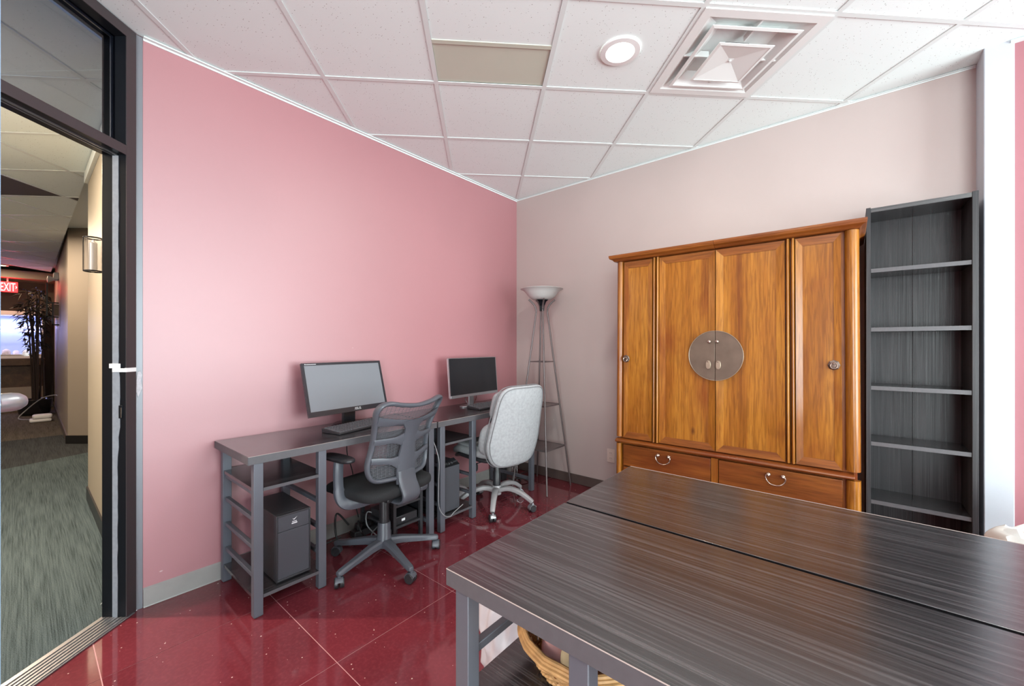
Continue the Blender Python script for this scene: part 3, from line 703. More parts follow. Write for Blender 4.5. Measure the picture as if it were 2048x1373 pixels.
# potted bamboo
s = thing('potted_bamboo', 'tall dark bamboo plant in a black pot beside the fish tank', 'plant', (-11.30, 0.13, 0))
obj('pot', lathe(B(), [(0.15, 0.001), (0.19, 0.03), (0.22, 0.27), (0.21, 0.28), (0.19, 0.27), (0.17, 0.23)], 24), 'gloss_black', s, smooth=True)
rng = random.Random(11); tips = []
for k in range(11):
    a = rng.uniform(0, 2 * PI); r = rng.uniform(0.02, 0.12); hgt = rng.uniform(1.75, 2.25); lean = rng.uniform(0.02, 0.16)
    la = rng.uniform(1.6, 4.9) if k % 3 else rng.uniform(-1, 1)
    p0 = Vector((r * math.cos(a), r * math.sin(a), 0.235)); p1 = p0 + Vector((lean * 0.35 * math.cos(la), lean * 0.35 * math.sin(la), hgt * 0.5)); p2 = p0 + Vector((lean * math.cos(la), lean * math.sin(la), hgt - 0.25))
    if p2.y > 0.17: p2.y = 0.17
    path = smoothpath([p0, p1, p2], 8); obj('stem', sweep(B(), path, [0.015 - 0.009 * i / len(path) for i in range(len(path))], seg=7), 'stem_dark', s, smooth=True); tips.append(path)
bm = B()
for path in tips:
    for q in range(22):
        i = min(len(path) - 1, int(len(path) * (0.40 + 0.60 * rng.random() ** 0.6))); base = path[i]
        da = rng.uniform(0, 2 * PI); d_ = Vector((math.cos(da), math.sin(da), rng.uniform(-0.5, 0.6))).normalized(); off = d_ * rng.uniform(0.02, 0.13)
        b0 = base + off
        if b0.y > 0.16: b0.y = 0.16
        for e in range(rng.choice((2, 3, 4))):
            dd = (d_ + Vector((rng.uniform(-0.8, 0.8), rng.uniform(-0.8, 0.8), rng.uniform(-0.9, 0.4)))).normalized(); L = rng.uniform(0.08, 0.14)
            sd = dd.cross(Vector((rng.uniform(-.3, .3), rng.uniform(-.3, .3), 1))).normalized() * 0.011
            tip = b0 + dd * L + Vector((0, 0, -L * 0.25))
            if tip.y > 0.20: tip.y = 0.20
            md = b0 + dd * L * 0.4
            vs = [bm.verts.new(x) for x in (b0, md + sd, tip, md - sd)]; bm.faces.new((vs[0], vs[1], vs[2])); bm.faces.new((vs[0], vs[2], vs[3]))
obj('foliage', bm, 'leaf_dark', s, kind='stuff')
# adapter and cable by the corridor wall, paper scrap by the jamb
s = thing('power_adapter', 'small white adapter on the carpet beside the bamboo pot', 'adapter', (-10.2, 0.18, 0.0))
obj('body', box(B(), -0.11, 0.11, -0.12, 0.12, 0.001, 0.05), 'white_plastic', s, bevel=0.02, seg=3)
obj('body', sellip(B(), (0, 0.02, 0.085), (0.10, 0.11, 0.034)), 'white_plastic', s, smooth=True)
s = obj('power_cable', sweep(B(), smoothpath([(-10.45, 0.14, 0.01), (-10.65, -0.05, 0.02), (-10.72, 0.04, 0.16), (-10.6, 0.2, 0.34), (-10.4, 0.33, 0.40), (-10.3, 0.365, 0.40)], 8), 0.008, seg=8), 'cable_grey', smooth=True)
tag(s, 'pale grey cable looping up the far corridor wall', 'cable')
sx_, sy_ = DP(0.0, JT); bm = B()
pts = [(-2.80, 0.262, 0.004), (-2.76, 0.235, 0.006), (-2.735, 0.262, 0.05), (-2.79, 0.295, 0.045), (-2.81, 0.285, 0.03)]
vs = [bm.verts.new(p) for p in pts]; vt2 = [bm.verts.new((p[0] + 0.004, p[1] + 0.003, p[2] + 0.002)) for p in pts]
bm.faces.new(vs); bm.faces.new(vt2[::-1])
for i in range(5): bm.faces.new((vs[i], vt2[i], vt2[(i + 1) % 5], vs[(i + 1) % 5]))
tag(obj('paper_scrap', bm, 'white_plastic'), 'small white paper scrap on the carpet beside the black door jamb', 'paper')

# ------------------------------------------------------------ desks (four of the same pattern)
DL, DDp, DZ = 1.085, 0.497, 0.745
def desk(loc, rz, label, group, shelf_z=0.588, inner_rails=True, lower=True):
    t = thing('desk', label, 'desk', loc, rz, group)
    obj('desktop', box(B(), 0, DL, 0, DDp, DZ - 0.037, DZ), ['dark_laminate'], t, bevel=0.0015)
    # edge banding pieces, slightly proud
    bm = box(B(), 0, DL, -0.0012, -0.0001, DZ - 0.0368, DZ - 0.0006); box(bm, -0.0012, -0.0001, 0, DDp, DZ - 0.0368, DZ - 0.0006)
    box(bm, DL + 0.0001, DL + 0.0012, 0, DDp, DZ - 0.0368, DZ - 0.0006)
    obj('gap_shade_edge', box(B(), 0, DL, DDp + 0.0001, DDp + 0.0012, DZ - 0.0368, DZ - 0.0006), 'gloss_black', t)  # band blackened: shade of the gap between paired desks put into colour
    obj('edge_band', bm, 'desk_edge', t)
    obj('worn_edge', sweep(B(), [(DL, -0.0009, DZ - 0.0004), (0, -0.0009, DZ - 0.0004), ], 0.0011, seg=6), 'worn_edge', t)
    xs = (0.024, 0.318, DL - 0.058); LW = 0.040
    for x in xs:
        for y in (0.005, DDp - 0.045):
            obj('leg', box(B(), x, x + LW, y, y + 0.035, 0.004, DZ - 0.0375), 'desk_metal', t, bevel=0.002)
            obj('foot_pad', box(B(), x + 0.005, x + LW - 0.005, y + 0.004, y + 0.031, 0.0005, 0.004), 'black_plastic', t)
    y0, y1 = 0.0405, DDp - 0.0455
    for x in (xs[0], xs[1]):
        for z in (0.168, 0.298, 0.430, 0.553):
            if x == xs[1] and not inner_rails and z > 0.4: continue
            obj('side_rail', box(B(), x + 0.010, x + 0.030, y0, y1, z, z + 0.02), 'desk_metal', t, bevel=0.002)
    obj('end_rail', box(B(), xs[2] + 0.010, xs[2] + 0.030, y0, y1, 0.09, 0.115), 'desk_metal', t, bevel=0.002)
    obj('back_rail', box(B(), xs[1] + LW, xs[2], DDp - 0.035, DDp - 0.015, 0.64, 0.67), 'desk_metal', t, bevel=0.002)
    zs = [shelf_z]
    if lower: zs.append(0.095)
    for z in zs:
        bm = box(B(), xs[0] + 0.004, xs[1] + LW - 0.004, 0.0408, DDp - 0.0458, z - 0.0125, z + 0.003); box(bm, xs[0] + LW, xs[1], 0.006, 0.0407, z - 0.0125, z + 0.003); box(bm, xs[0] + LW, xs[1], DDp - 0.0457, DDp - 0.008, z - 0.0125, z + 0.003)
        obj('shelf', bm, 'dark_laminate', t)
        obj('shelf_edge', box(B(), xs[0] + LW + 0.0005, xs[1] - 0.0005, 0.0045, 0.0058, z - 0.0125, z + 0.0025), 'desk_edge', t)
    return t
XD = -2.076
desk((XD, 0.645, 0), PI / 2, 'dark narrow desk holding the larger monitor, nearest the doorway', 'dark wood and grey metal desks')
desk((XD, 1.742, 0), PI / 2, 'dark narrow desk holding the silver-based monitor, in the room corner', 'dark wood and grey metal desks', inner_rails=False)
desk((-0.700, 0.612, 0), 0, 'dark wood-grain desk in the foreground, nearer of the pushed-together pair', 'dark wood and grey metal desks', shelf_z=0.474, inner_rails=False)
desk((-0.700 + DL, 1.121 + DDp, 0), PI, 'dark wood-grain desk in front of the wooden cabinet, farther of the pair', 'dark wood and grey metal desks', shelf_z=0.474)

# ------------------------------------------------------------ armoire
CX0, CX1, CF, CB = -1.240, 0.047, 2.63, 3.175
cxm = (CX0 + CX1) / 2
arm = thing('armoire', 'tall honey-coloured wooden cabinet with round brass plate and two drawers', 'cabinet', (cxm, CF, 0))
def X_(x): return x - cxm
D_ = CB - CF
def taper(bm, k=0.010):
    for v in bm.verts: v.co.x *= 1 + k * (1.83 - v.co.z)
    return bm
bm = box(B(), X_(CX0) + 0.02, X_(CX1) - 0.02, 0.035, D_, 0.12, 1.826); obj('carcass', taper(bm), 'honey_dark', arm)
# cornice: stepped profile, in two lengths with a joint in the middle
def cornice(x0, x1, endl, endr):
    bm = B(); prof = [(0.0, 1.826), (-0.012, 1.828), (-0.020, 1.838), (-0.036, 1.846), (-0.040, 1.858), (-0.040, 1.868), (0.0, 1.872)]
    pr_ = []
    for x, ex, sg in ((x0, endl, -1), (x1, endr, 1)):
        pr_.append([bm.verts.new((x + (sg * (-y) if ex else 0), y, z)) for y, z in prof])
    a, b = pr_; n = len(prof)
    for i in range(n - 1): bm.faces.new((a[i], b[i], b[i + 1], a[i + 1]))
    for vs, ex, sg, x in ((a, endl, -1, x0), (b, endr, 1, x1)):
        back = [bm.verts.new((x + (sg * (-y) if ex else 0), D_, z)) for y, z in prof]
        for i in range(n - 1): bm.faces.new((vs[i], vs[i + 1], back[i + 1], back[i]))
        if ex == 0: pass
        vs.extend(back)
    bm.faces.new((a[n - 1], b[n - 1], b[2 * n - 1], a[2 * n - 1])); bm.faces.new((a[0], b[0], b[n], a[n]))
    for i in range(n - 1): bm.faces.new((a[n + i], b[n + i], b[n + i + 1], a[n + i + 1]))
    obj('cornice', bm, 'honey_wood_cross', arm)
xm = X_(-0.6115)
cornice(X_(CX0) - 0.0, xm - 0.0006, True, False); cornice(xm + 0.0006, X_(CX1) - 0.016, False, True)
# rounded corner posts
def roundpost(x0, x1, z0, z1, dep, name='corner_post'):
    n = 12; xc = (x0 + x1) / 2; r = (x1 - x0) / 2
    pts = [(xc + r * math.cos(PI + PI * i / n), 0.03 - dep * math.sin(PI * i / n)) for i in range(n + 1)]
    bm = prism(B(), pts + [(x1, 0.034), (x0, 0.034)], z0, z1)
    return obj(name, taper(bm), 'honey_wood', arm, smooth=True)
roundpost(X_(CX0), X_(CX0) + 0.046, 0.62, 1.825, 0.034); roundpost(X_(CX1) - 0.064, X_(CX1) - 0.006, 0.62, 1.825, 0.038)
roundpost(X_(CX0), X_(CX0) + 0.042, 0.0, 0.575, 0.034); roundpost(X_(CX1) - 0.064, X_(CX1) - 0.006, 0.0, 0.575, 0.038)
for x in (-0.979, -0.9565, -0.254, -0.2315): roundpost(X_(x) - 0.0095, X_(x) + 0.0095, 0.614, 1.824, 0.030, 'door_post')
def door(x0, x1, fr, name='door', fz=0.042):
    z0, z1 = 0.616, 1.819
    d = obj(name, taper(box(B(), X_(x0) + fr * 0.6, X_(x1) - fr * 0.6, 0.016, 0.033, z0 + 0.02, z1 - 0.02)), 'honey_wood', arm)
    a0, a1 = X_(x0), X_(x1)
    def bar(pts, mat):
        bm = B(); f = [bm.verts.new((p[0], 0.008 + (0.005 if p[2] else 0), p[1])) for p in pts]; b = [bm.verts.new((p[0], 0.0335, p[1])) for p in pts]
        bm.faces.new(f); bm.faces.new(b[::-1])
        for i in range(len(pts)): bm.faces.new((f[i], b[i], b[(i + 1) % len(pts)], f[(i + 1) % len(pts)]))
        obj('frame_rail', taper(bm), mat, d)
    bar([(a0, z0, 0), (a0, z1, 0), (a0 + fr, z1 - fz, 1), (a0 + fr, z0 + fz, 1)], 'honey_wood')
    bar([(a1, z0, 0), (a1 - fr, z0 + fz, 1), (a1 - fr, z1 - fz, 1), (a1, z1, 0)], 'honey_wood')
    bar([(a0, z1, 0), (a1, z1, 0), (a1 - fr, z1 - fz, 1), (a0 + fr, z1 - fz, 1)], 'honey_wood_cross')
    bar([(a0, z0, 0), (a0 + fr, z0 + fz, 1), (a1 - fr, z0 + fz, 1), (a1, z0, 0)], 'honey_wood_cross')
    return d
dA = door(-1.186, -0.992, 0.028); dB = door(-0.944, -0.614, 0.036); dC = door(-0.609, -0.267, 0.040); dD = door(-0.219, -0.030, 0.030)
# round plate in two halves with knobs and tags
PZ = 1.188; PR = 0.146
for sg, d, cx_, kx, tx in ((-1, dB, -0.6130, -0.6385, -0.6475), (1, dC, -0.6100, -0.5955, -0.5925)):
    bm = B(); n = 32; pts = [(X_(cx_) + sg * PR * math.sin(PI * i / n), PZ + PR * math.cos(PI * i / n)) for i in range(n + 1)]
    extr(bm, pts, 'y', -0.0005, 0.0056); obj('brass_plate', bm, 'aged_brass', d, bevel=0.0012)
    pts2 = [(X_(cx_) + sg * (PR + 0.0015) * math.sin(PI * i / n), -0.001, PZ + (PR + 0.0015) * math.cos(PI * i / n)) for i in range(n + 1)]
    obj('plate_rim', sweep(B(), pts2, 0.0022, seg=6, up=(0, 1, 0)), 'pale_brass', d, smooth=True)
    obj('knob', lathe(B(), [(0.004, -0.0006), (0.004, -0.012), (0.009, -0.016), (0.0115, -0.022), (0.009, -0.029), (0.003, -0.032)], 18, c=(X_(kx), 0, 1.272), axis='y'), 'pull_metal', d, smooth=True)
    bm = B(); pts = []
    for i in range(24):
        a = 2 * PI * i / 24; pts.append((X_(tx) + 0.0135 * math.copysign(abs(math.cos(a)) ** 0.8, math.cos(a)), 1.133 + 0.025 * math.copysign(abs(math.sin(a)) ** 0.8, math.sin(a))))
    extr(bm, pts, 'y', -0.010, -0.005); obj('pull_tag', bm, 'pale_brass', d, bevel=0.001)
    bm = lathe(B(), [(0.0035, -0.0006), (0.0035, -0.013), (0.001, -0.0145)], 10, c=(X_(tx) - 0.003, 0, 1.151), axis='y'); obj('tag_pin', bm, 'dark_ring', d)
for d, x, z in ((dA, -1.171, 1.158), (dD, -0.057, 1.149)):
    obj('ring_plate', lathe(B(), [(0.024, 0.005), (0.026, 0.003), (0.019, -0.0005), (0.004, -0.001)], 8, c=(X_(x), 0, z), axis='y'), 'dark_ring', d)
    pth = [(X_(x) + 0.014 * math.cos(2 * PI * i / 20), -0.006 - 0.004 * (1 - math.sin(2 * PI * i / 20)), z - 0.004 + 0.014 * math.sin(2 * PI * i / 20)) for i in range(20)]
    obj('pull_ring', sweep(B(), pth, 0.0026, seg=8, closed=True, up=(0, 1, 0)), 'pull_metal', d, smooth=True)
    obj('ring_stud', lathe(B(), [(0.005, 0.0), (0.005, -0.010), (0.002, -0.014)], 12, c=(X_(x), 0, z + 0.008), axis='y'), 'pull_metal', d, smooth=True)
# moulded rail over the drawers
n = 10; pts = [(0.03 - 0.05 * math.sin(PI * i / n), 0.5925 + 0.0165 * math.cos(PI * i / n)) for i in range(n + 1)] + [(0.036, 0.576), (0.036, 0.609)]
bm = extr(B(), pts, 'x', X_(CX0) - 0.004, X_(CX1) - 0.022); obj('moulded_rail', bm, 'honey_wood_cross', arm, smooth=True, bevel=0.004)
# drawers and divider
obj('divider', taper(box(B(), X_(-0.634), X_(-0.597), 0.004, 0.034, 0.40, 0.575)), 'honey_wood', arm)
for x0, x1, hx_ in ((-1.193, -0.637, -0.918), (-0.594, -0.022, -0.307)):
    d = obj('drawer', box(B(), X_(x0), X_(x1), 0.006, 0.034, 0.424, 0.568), 'honey_wood_cross', arm, bevel=0.003)
    pth = [(-0.034, 0.008), (-0.043, 0.006), (-0.046, -0.004), (-0.040, -0.022), (-0.024, -0.036), (0, -0.041), (0.024, -0.036), (0.040, -0.022), (0.046, -0.004), (0.043, 0.006), (0.034, 0.008)]
    z = 0.527
    obj('drawer_pull', sweep(B(), smoothpath([(X_(hx_) + a, -0.010 - (0.006 if abs(a) < 0.03 else 0), z + b) for a, b in pth], 4), 0.0036, seg=8, up=(0, 1, 0)), 'pull_metal', d, smooth=True)
    for sg in (-1, 1): obj('pull_boss', lathe(B(), [(0.011, 0.0055), (0.010, -0.002), (0.005, -0.004), (0.006, -0.013), (0.002, -0.017)], 14, c=(X_(hx_) + sg * 0.034, 0, z + 0.008), axis='y'), 'pull_metal', d, smooth=True)
obj('lower_rail', box(B(), X_(CX0) + 0.05, X_(CX1) - 0.07, 0.003, 0.034, 0.385, 0.418), 'honey_wood_cross', arm, bevel=0.003)
obj('lower_panel', box(B(), X_(CX0) + 0.05, X_(CX1) - 0.07, 0.012, 0.034, 0.20, 0.384), 'honey_wood_cross', arm)
obj('apron', box(B(), X_(CX0) + 0.05, X_(CX1) - 0.07, 0.008, 0.030, 0.10, 0.199), 'honey_dark', arm)

# ------------------------------------------------------------ bookcase
bk = thing('bookcase', 'tall narrow black-brown bookcase with empty shelves beside the wooden cabinet', 'bookcase', (0.0735, 2.916, 0))
BW, BD, BH = 0.406, 0.262, 1.992
for x0, x1 in ((0, 0.019), (BW - 0.021, BW)):
    s_ = obj('side_panel', box(B(), x0, x1, 0, BD, 0, BH), 'dark_laminate_up', bk, bevel=0.001)
    xi = 0.0192 if x0 == 0 else BW - 0.0212
    for z in [0.25 + 0.064 * k for k in range(26)]:
        obj('peg_hole', lathe(B(), [(0.0022, -0.0002), (0.0022, 0.0002)], 8, c=(xi, 0.045, z), axis='x'), 'gloss_black', s_)
obj('back_panel', box(B(), 0.0195, 0.1995, BD - 0.016, BD - 0.012, 0.02, BH - 0.003), 'dark_laminate_up', bk)
obj('back_panel', box(B(), 0.2015, BW - 0.0215, BD - 0.016, BD - 0.012, 0.02, BH - 0.003), 'dark_laminate_up', bk)
obj('top_panel', box(B(), 0.0195, BW - 0.0215, 0.004, BD - 0.017, BH - 0.026, BH - 0.004), 'dark_laminate', bk)
for z in (1.662, 1.345, 1.031, 0.731, 0.418, 0.085):
    sh = obj('shelf', box(B(), 0.0200, BW - 0.0220, 0.006, BD - 0.0175, z - 0.021, z), 'dark_laminate', bk)
    obj('shelf_edge', box(B(), 0.0202, BW - 0.0222, 0.0048, 0.0059, z - 0.0208, z - 0.0002), 'desk_edge', sh)
obj('toe_kick', box(B(), 0.0195, BW - 0.0215, 0.03, 0.045, 0.001, 0.063), 'dark_laminate_up', bk)

# ------------------------------------------------------------ floor lamp with shelves
lp = thing('floor_lamp', 'four-legged dark metal floor lamp with glass bowl shade and shelves in the corner', 'lamp', (-2.100, 2.945, 0), math.radians(0))
def lh(z): return 0.185 - (0.185 - 0.034) * z / 1.56
for sx in (-1, 1):
    for sy in (-1, 1):
        pts = [(sx * lh(z), sy * lh(z), z) for z in (0.001, 0.5, 1.0, 1.5)] + [(sx * 0.036, sy * 0.036, 1.555), (sx * 0.045, sy * 0.045, 1.60), (sx * 0.066, sy * 0.066, 1.635), (sx * 0.083, sy * 0.083, 1.655)]
        obj('leg', sweep(B(), smoothpath(pts, 5), 0.0075, seg=10), 'lamp_metal', lp, smooth=True)
for z in (0.355, 0.725):
    h = lh(z) - 0.006
    bm = box(B(), -h, h, -h, h, z - 0.004, z + 0.003); obj('shelf', bm, 'lamp_shelf', lp)
    bm = B()
    for a in ((-h, h, -h - 0.004, -h), (-h, h, h, h + 0.004), (-h - 0.004, -h, -h, h), (h, h + 0.004, -h, h)): box(bm, a[0], a[1], a[2], a[3], z - 0.007, z + 0.006)
    obj('shelf_rim', bm, 'lamp_metal', lp)
h = lh(1.105); bm = B()
for a, b in (((-h, -h), (h, -h)), ((h, -h), (h, h)), ((h, h), (-h, h)), ((-h, h), (-h, -h))): sweep(bm, [(a[0], a[1], 1.105), (b[0], b[1], 1.105)], 0.004, seg=8)
obj('cross_ring', bm, 'lamp_metal', lp, smooth=True)
obj('socket_cup', lathe(B(), [(0.026, 1.555), (0.030, 1.60), (0.048, 1.635), (0.072, 1.65), (0.02, 1.652)], 4), 'frame_black', lp)
obj('bowl_shade', lathe(B(), [(0.02, 1.653), (0.085, 1.657), (0.115, 1.68), (0.142, 1.715), (0.165, 1.738), (0.190, 1.748), (0.186, 1.752), (0.160, 1.743), (0.136, 1.718), (0.108, 1.685), (0.08, 1.664), (0.02, 1.66)], 48, cap0=True, cap1=True), 'frosted_glass', lp, smooth=True)

# ------------------------------------------------------------ outlet
s = thing('wall_outlet', 'beige double wall outlet low on the pale wall left of the wooden cabinet', 'outlet', (-1.553, YB, 0.311))
obj('cover_plate', box(B(), -0.035, 0.035, -0.006, -0.0005, -0.057, 0.057), 'ivory_plastic', s, bevel=0.002)
for z in (-0.022, 0.022):
    f = obj('socket', lathe(B(), [(0.017, -0.0062), (0.016, -0.0085), (0.003, -0.0088)], 18, c=(0, 0, z), axis='y'), 'ivory_plastic', s)
    bm = box(B(), -0.007, -0.005, -0.0095, -0.0088, z - 0.002, z + 0.007); box(bm, 0.005, 0.007, -0.0095, -0.0088, z - 0.002, z + 0.007); obj('slot', bm, 'black_plastic', f)

# ------------------------------------------------------------ monitors
def monitor(loc, rz, tilt, W, H, label, kind):
    t = thing('monitor', label, 'monitor', loc, rz)
    # panel local: x forward, y lateral, z up from lower edge, tilted about the lower edge
    def pan(name, bm, mat, par=t, **kw):
        return obj(name, bm, mat, par, rot=(0, tilt, 0), **kw)
    hw = W / 2
    if kind == 'black':
        bz = 0.014; bb = 0.030
        bm = box(B(), -0.012, 0.004, -hw, -hw + bz, 0, H); box(bm, -0.012, 0.004, hw - bz, hw, 0, H); box(bm, -0.012, 0.004, -hw + bz, hw - bz, H - bz, H); box(bm, -0.012, 0.004, -hw + bz, hw - bz, 0, bb)
        bez = pan('bezel', bm, 'bezel')
        pan('screen', box(B(), -0.011, 0.001, -hw + bz + 0.0003, hw - bz - 0.0003, bb + 0.0003, H - bz - 0.0003), 'screen_sheen_grey')
        pan('back_housing', box(B(), -0.020, -0.0123, -hw + 0.004, hw - 0.004, 0.004, H - 0.004), 'gloss_black', bevel=0.004)
        pan('back_bulge', box(B(), -0.048, -0.0203, -hw * 0.55, hw * 0.55, 0.05, H - 0.08), 'black_plastic', bevel=0.01)
        lt_ = Matrix.Rotation(tilt, 4, 'Y') @ Matrix.Translation((0.0046, 0.045, bb / 2)) @ Matrix(((0, 0, 1, 0), (1, 0, 0, 0), (0, 1, 0, 0), (0, 0, 0, 1)))
        text_mesh('logo_lettering', '/ISUS', 0.022, 'print_white', t, lt_, 0.0002)
        bm = B(); box(bm, 0.0042, 0.0046, -hw + 0.018, -hw + 0.024, H - 0.010, H - 0.005)
        for k in range(14): box(bm, 0.0042, 0.0046, -hw + 0.027 + 0.0045 * k, -hw + 0.030 + 0.0045 * k, H - 0.010, H - 0.006)
        pan('corner_print', bm, 'print_white')
        px = -0.040; dz = -(loc[2] - DZ)
        obj('stand_neck', box(B(), px - 0.02, px + 0.005, -0.032, 0.052, dz + 0.012, 0.07), 'gloss_black', t, bevel=0.003)
        obj('stand_base', lathe(B(), [(0.115, 0.0006), (0.118, 0.006), (0.105, 0.014), (0.03, 0.018), (0.001, 0.018)], 40, c=(px + 0.02, 0.01, dz)), 'gloss_black', t, smooth=True)
    else:
        bz = 0.005; bb = 0.022
        bm = box(B(), -0.010, 0.002, -hw, -hw + bz, 0, H); box(bm, -0.010, 0.002, hw - bz, hw, 0, H); box(bm, -0.010, 0.002, -hw + bz, hw - bz, H - bz, H)
        pan('side_bezel', bm, 'aluminium')
        pan('lower_bezel', box(B(), -0.010, 0.004, -hw + bz, hw - bz, 0, bb), 'silver', bevel=0.001)
        pan('screen', box(B(), -0.009, 0.001, -hw + bz + 0.0003, hw - bz - 0.0003, bb + 0.0003, H - bz - 0.0003), 'screen_black')
        pan('back_housing', box(B(), -0.022, -0.0103, -hw + 0.004, hw - 0.004, 0.004, H - 0.004), 'white_plastic', bevel=0.004)
        dz = -(loc[2] - DZ); px = -0.030
        bm = B(); box(bm, px - 0.012, px, -0.048, 0.010, dz + 0.008, 0.05); obj('stand_neck', bm, 'silver', t, bevel=0.002)
        for yc, sg in ((-0.052, -1), (0.014, 1)):
            pth = [(px - 0.006, yc + sg * 0.038 * math.sin(PI * i / 10), dz + 0.008 + (0.06 - dz - 0.008) * i / 10) for i in range(11)]
            obj('stand_loop', sweep(B(), pth, 0.004, 0.004, seg=8), 'chrome', t, smooth=True)
        bm = B(); pts = [(px + 0.06 * math.cos(2 * PI * i / 36) + 0.02, -0.02 + 0.15 * math.sin(2 * PI * i / 36)) for i in range(36)]
        prism(bm, pts, dz + 0.0006, dz + 0.0075); obj('stand_base', bm, 'silver', t, bevel=0.002)
    return t
monitor((-2.42, 1.328, 0.830), 0.117, -0.266, 0.562, 0.323, 'larger black-framed monitor with painted-reflection grey screen on the desk nearest the doorway', 'black')
monitor((-2.42, 2.436, 0.826), 0.055, -0.081, 0.594, 0.322, 'thin-framed monitor with silver lower edge and silver stand, near the corner', 'silver')

# ------------------------------------------------------------ keyboards
def keyboard(loc, rz, label, L=0.44, D=0.15):
    k = thing('keyboard', label, 'keyboard', loc, rz)
    pts = [(0, 0.0), (0, 0.010), (D, 0.024), (D, 0.0)]
    bm = B(); a = [bm.verts.new((0.0, y, z + 0.0006)) for y, z in pts]; b = [bm.verts.new((L, y, z + 0.0006)) for y, z in pts]
    bm.faces.new(a); bm.faces.new(b[::-1])
    for i in range(4): bm.faces.new((a[i], b[i], b[(i + 1) % 4], a[(i + 1) % 4]))
    obj('case', bm, 'black_plastic', k, bevel=0.003)
    bm = B(); rows = 6
    for r in range(rows):
        y = 0.012 + r * 0.0225; z = 0.010 + (0.014) * (y / D) + 0.0006
        x = 0.010; n_ = 0
        while x < L - 0.02:
            if abs(x - L * 0.70) < 0.008 or abs(x - L * 0.80) < 0.006: x += 0.008
            wk = 0.10 if (r == 0 and 0.10 < x < 0.14) else 0.0165
            wk = min(wk, L - 0.008 - x)
            q = [(x, y), (x + wk, y), (x + wk, y + 0.017), (x, y + 0.017)]; e = 0.0025
            lo = [bm.verts.new((p[0], p[1], z + 0.0002 + 0.0934 * (p[1] - y))) for p in q]
            q2 = [(x + e, y + e), (x + wk - e, y + e), (x + wk - e, y + 0.017 - e), (x + e, y + 0.017 - e)]
            hi = [bm.verts.new((p[0], p[1], z + 0.006 + 0.0934 * (p[1] - y))) for p in q2]
            bm.faces.new(hi)
            for i in range(4): bm.faces.new((lo[i], lo[(i + 1) % 4], hi[(i + 1) % 4], hi[i]))
            x += wk + 0.0027
    obj('keys', bm, 'key_grey', k, kind='stuff')
    return k
keyboard((-2.19, 1.13, DZ), math.radians(102.5), 'black keyboard in front of the larger monitor')
keyboard((-2.195, 2.255, DZ), math.radians(91), 'black keyboard in front of the silver-based monitor', 0.43, 0.14)

# ------------------------------------------------------------ computer towers
def tower(loc, W, D, H, label, kind):
    # local: front faces +x, y width, z up
    t = thing('computer_tower', label, 'computer', loc, 0)
    obj('case', box(B(), -D, -0.022, 0, W, 0.006, H), 'case_black', t, bevel=0.002)
    for x in (-D + 0.03, -0.05):
        for y in (0.012, W - 0.032): obj('foot', box(B(), x - 0.02, x, y, y + 0.02, 0.0006, 0.006), 'black_plastic', t)
    if kind == 1:
        bm = box(B(), -0.0215, 0, 0, 0.006, 0.006, H); box(bm, -0.0215, 0, W - 0.006, W, 0.006, H); box(bm, -0.0215, 0, 0.006, W - 0.006, H - 0.008, H); box(bm, -0.0215, 0, 0.006, W - 0.006, 0.006, 0.016)
        obj('front_frame', bm, 'case_black', t, bevel=0.0015)
        top = obj('upper_panel', box(B(), -0.0215, -0.004, 0.0065, W - 0.0065, H - 0.082, H - 0.0085), 'case_front', t, bevel=0.001)
        obj('front_panel', box(B(), -0.0215, -0.003, 0.0065, W - 0.0065, 0.0165, H - 0.0835), 'case_front', t, bevel=0.001)
        bm = B(); yc = W * 0.52; z = H - 0.036
        pts = [(yc - 0.010, z + 0.004), (yc - 0.002, z - 0.004), (yc + 0.014, z + 0.010), (yc - 0.002, z + 0.001)]
        extr(bm, pts, 'x', -0.0039, -0.0034)
        box(bm, -0.0039, -0.0034, yc - 0.013, yc + 0.013, z - 0.022, z - 0.017)
        for k in range(6): box(bm, -0.0039, -0.0034, yc - 0.010 + 0.0036 * k, yc - 0.0078 + 0.0036 * k, z - 0.014, z - 0.009)
        obj('logo_print', bm, 'print_white', top)
    else:
        obj('front_panel', box(B(), -0.0215, 0.0, 0.001, W - 0.001, 0.006, H - 0.022), 'case_front', t, bevel=0.003)
        bm = extr(B(), [(-0.06, H + 0.012), (0.002, H - 0.0215), (-0.0215, H - 0.0215), (-0.06, H + 0.0005)], 'y', 0.001, W - 0.001)
        tp = obj('sloped_top', bm, 'gloss_black', t)
        for y in (0.045, 0.065, 0.085, 0.11):
            obj('port', lathe(B(), [(0.006, -0.0022), (0.006, 0.002), (0.001, 0.003)], 12), 'chrome', tp, loc=(-0.022, y, H - 0.0035), rot=(0, math.radians(30), 0), smooth=True)
    return t
tower((-2.112, 0.776, 0.0985), 0.160, 0.345, 0.326, 'black computer tower with a small white emblem on the desk shelf nearest the doorway', 1)
tower((-2.118, 1.812, 0.0985), 0.160, 0.385, 0.335, 'plain black computer tower with glossy top ports on the second desk', 2)

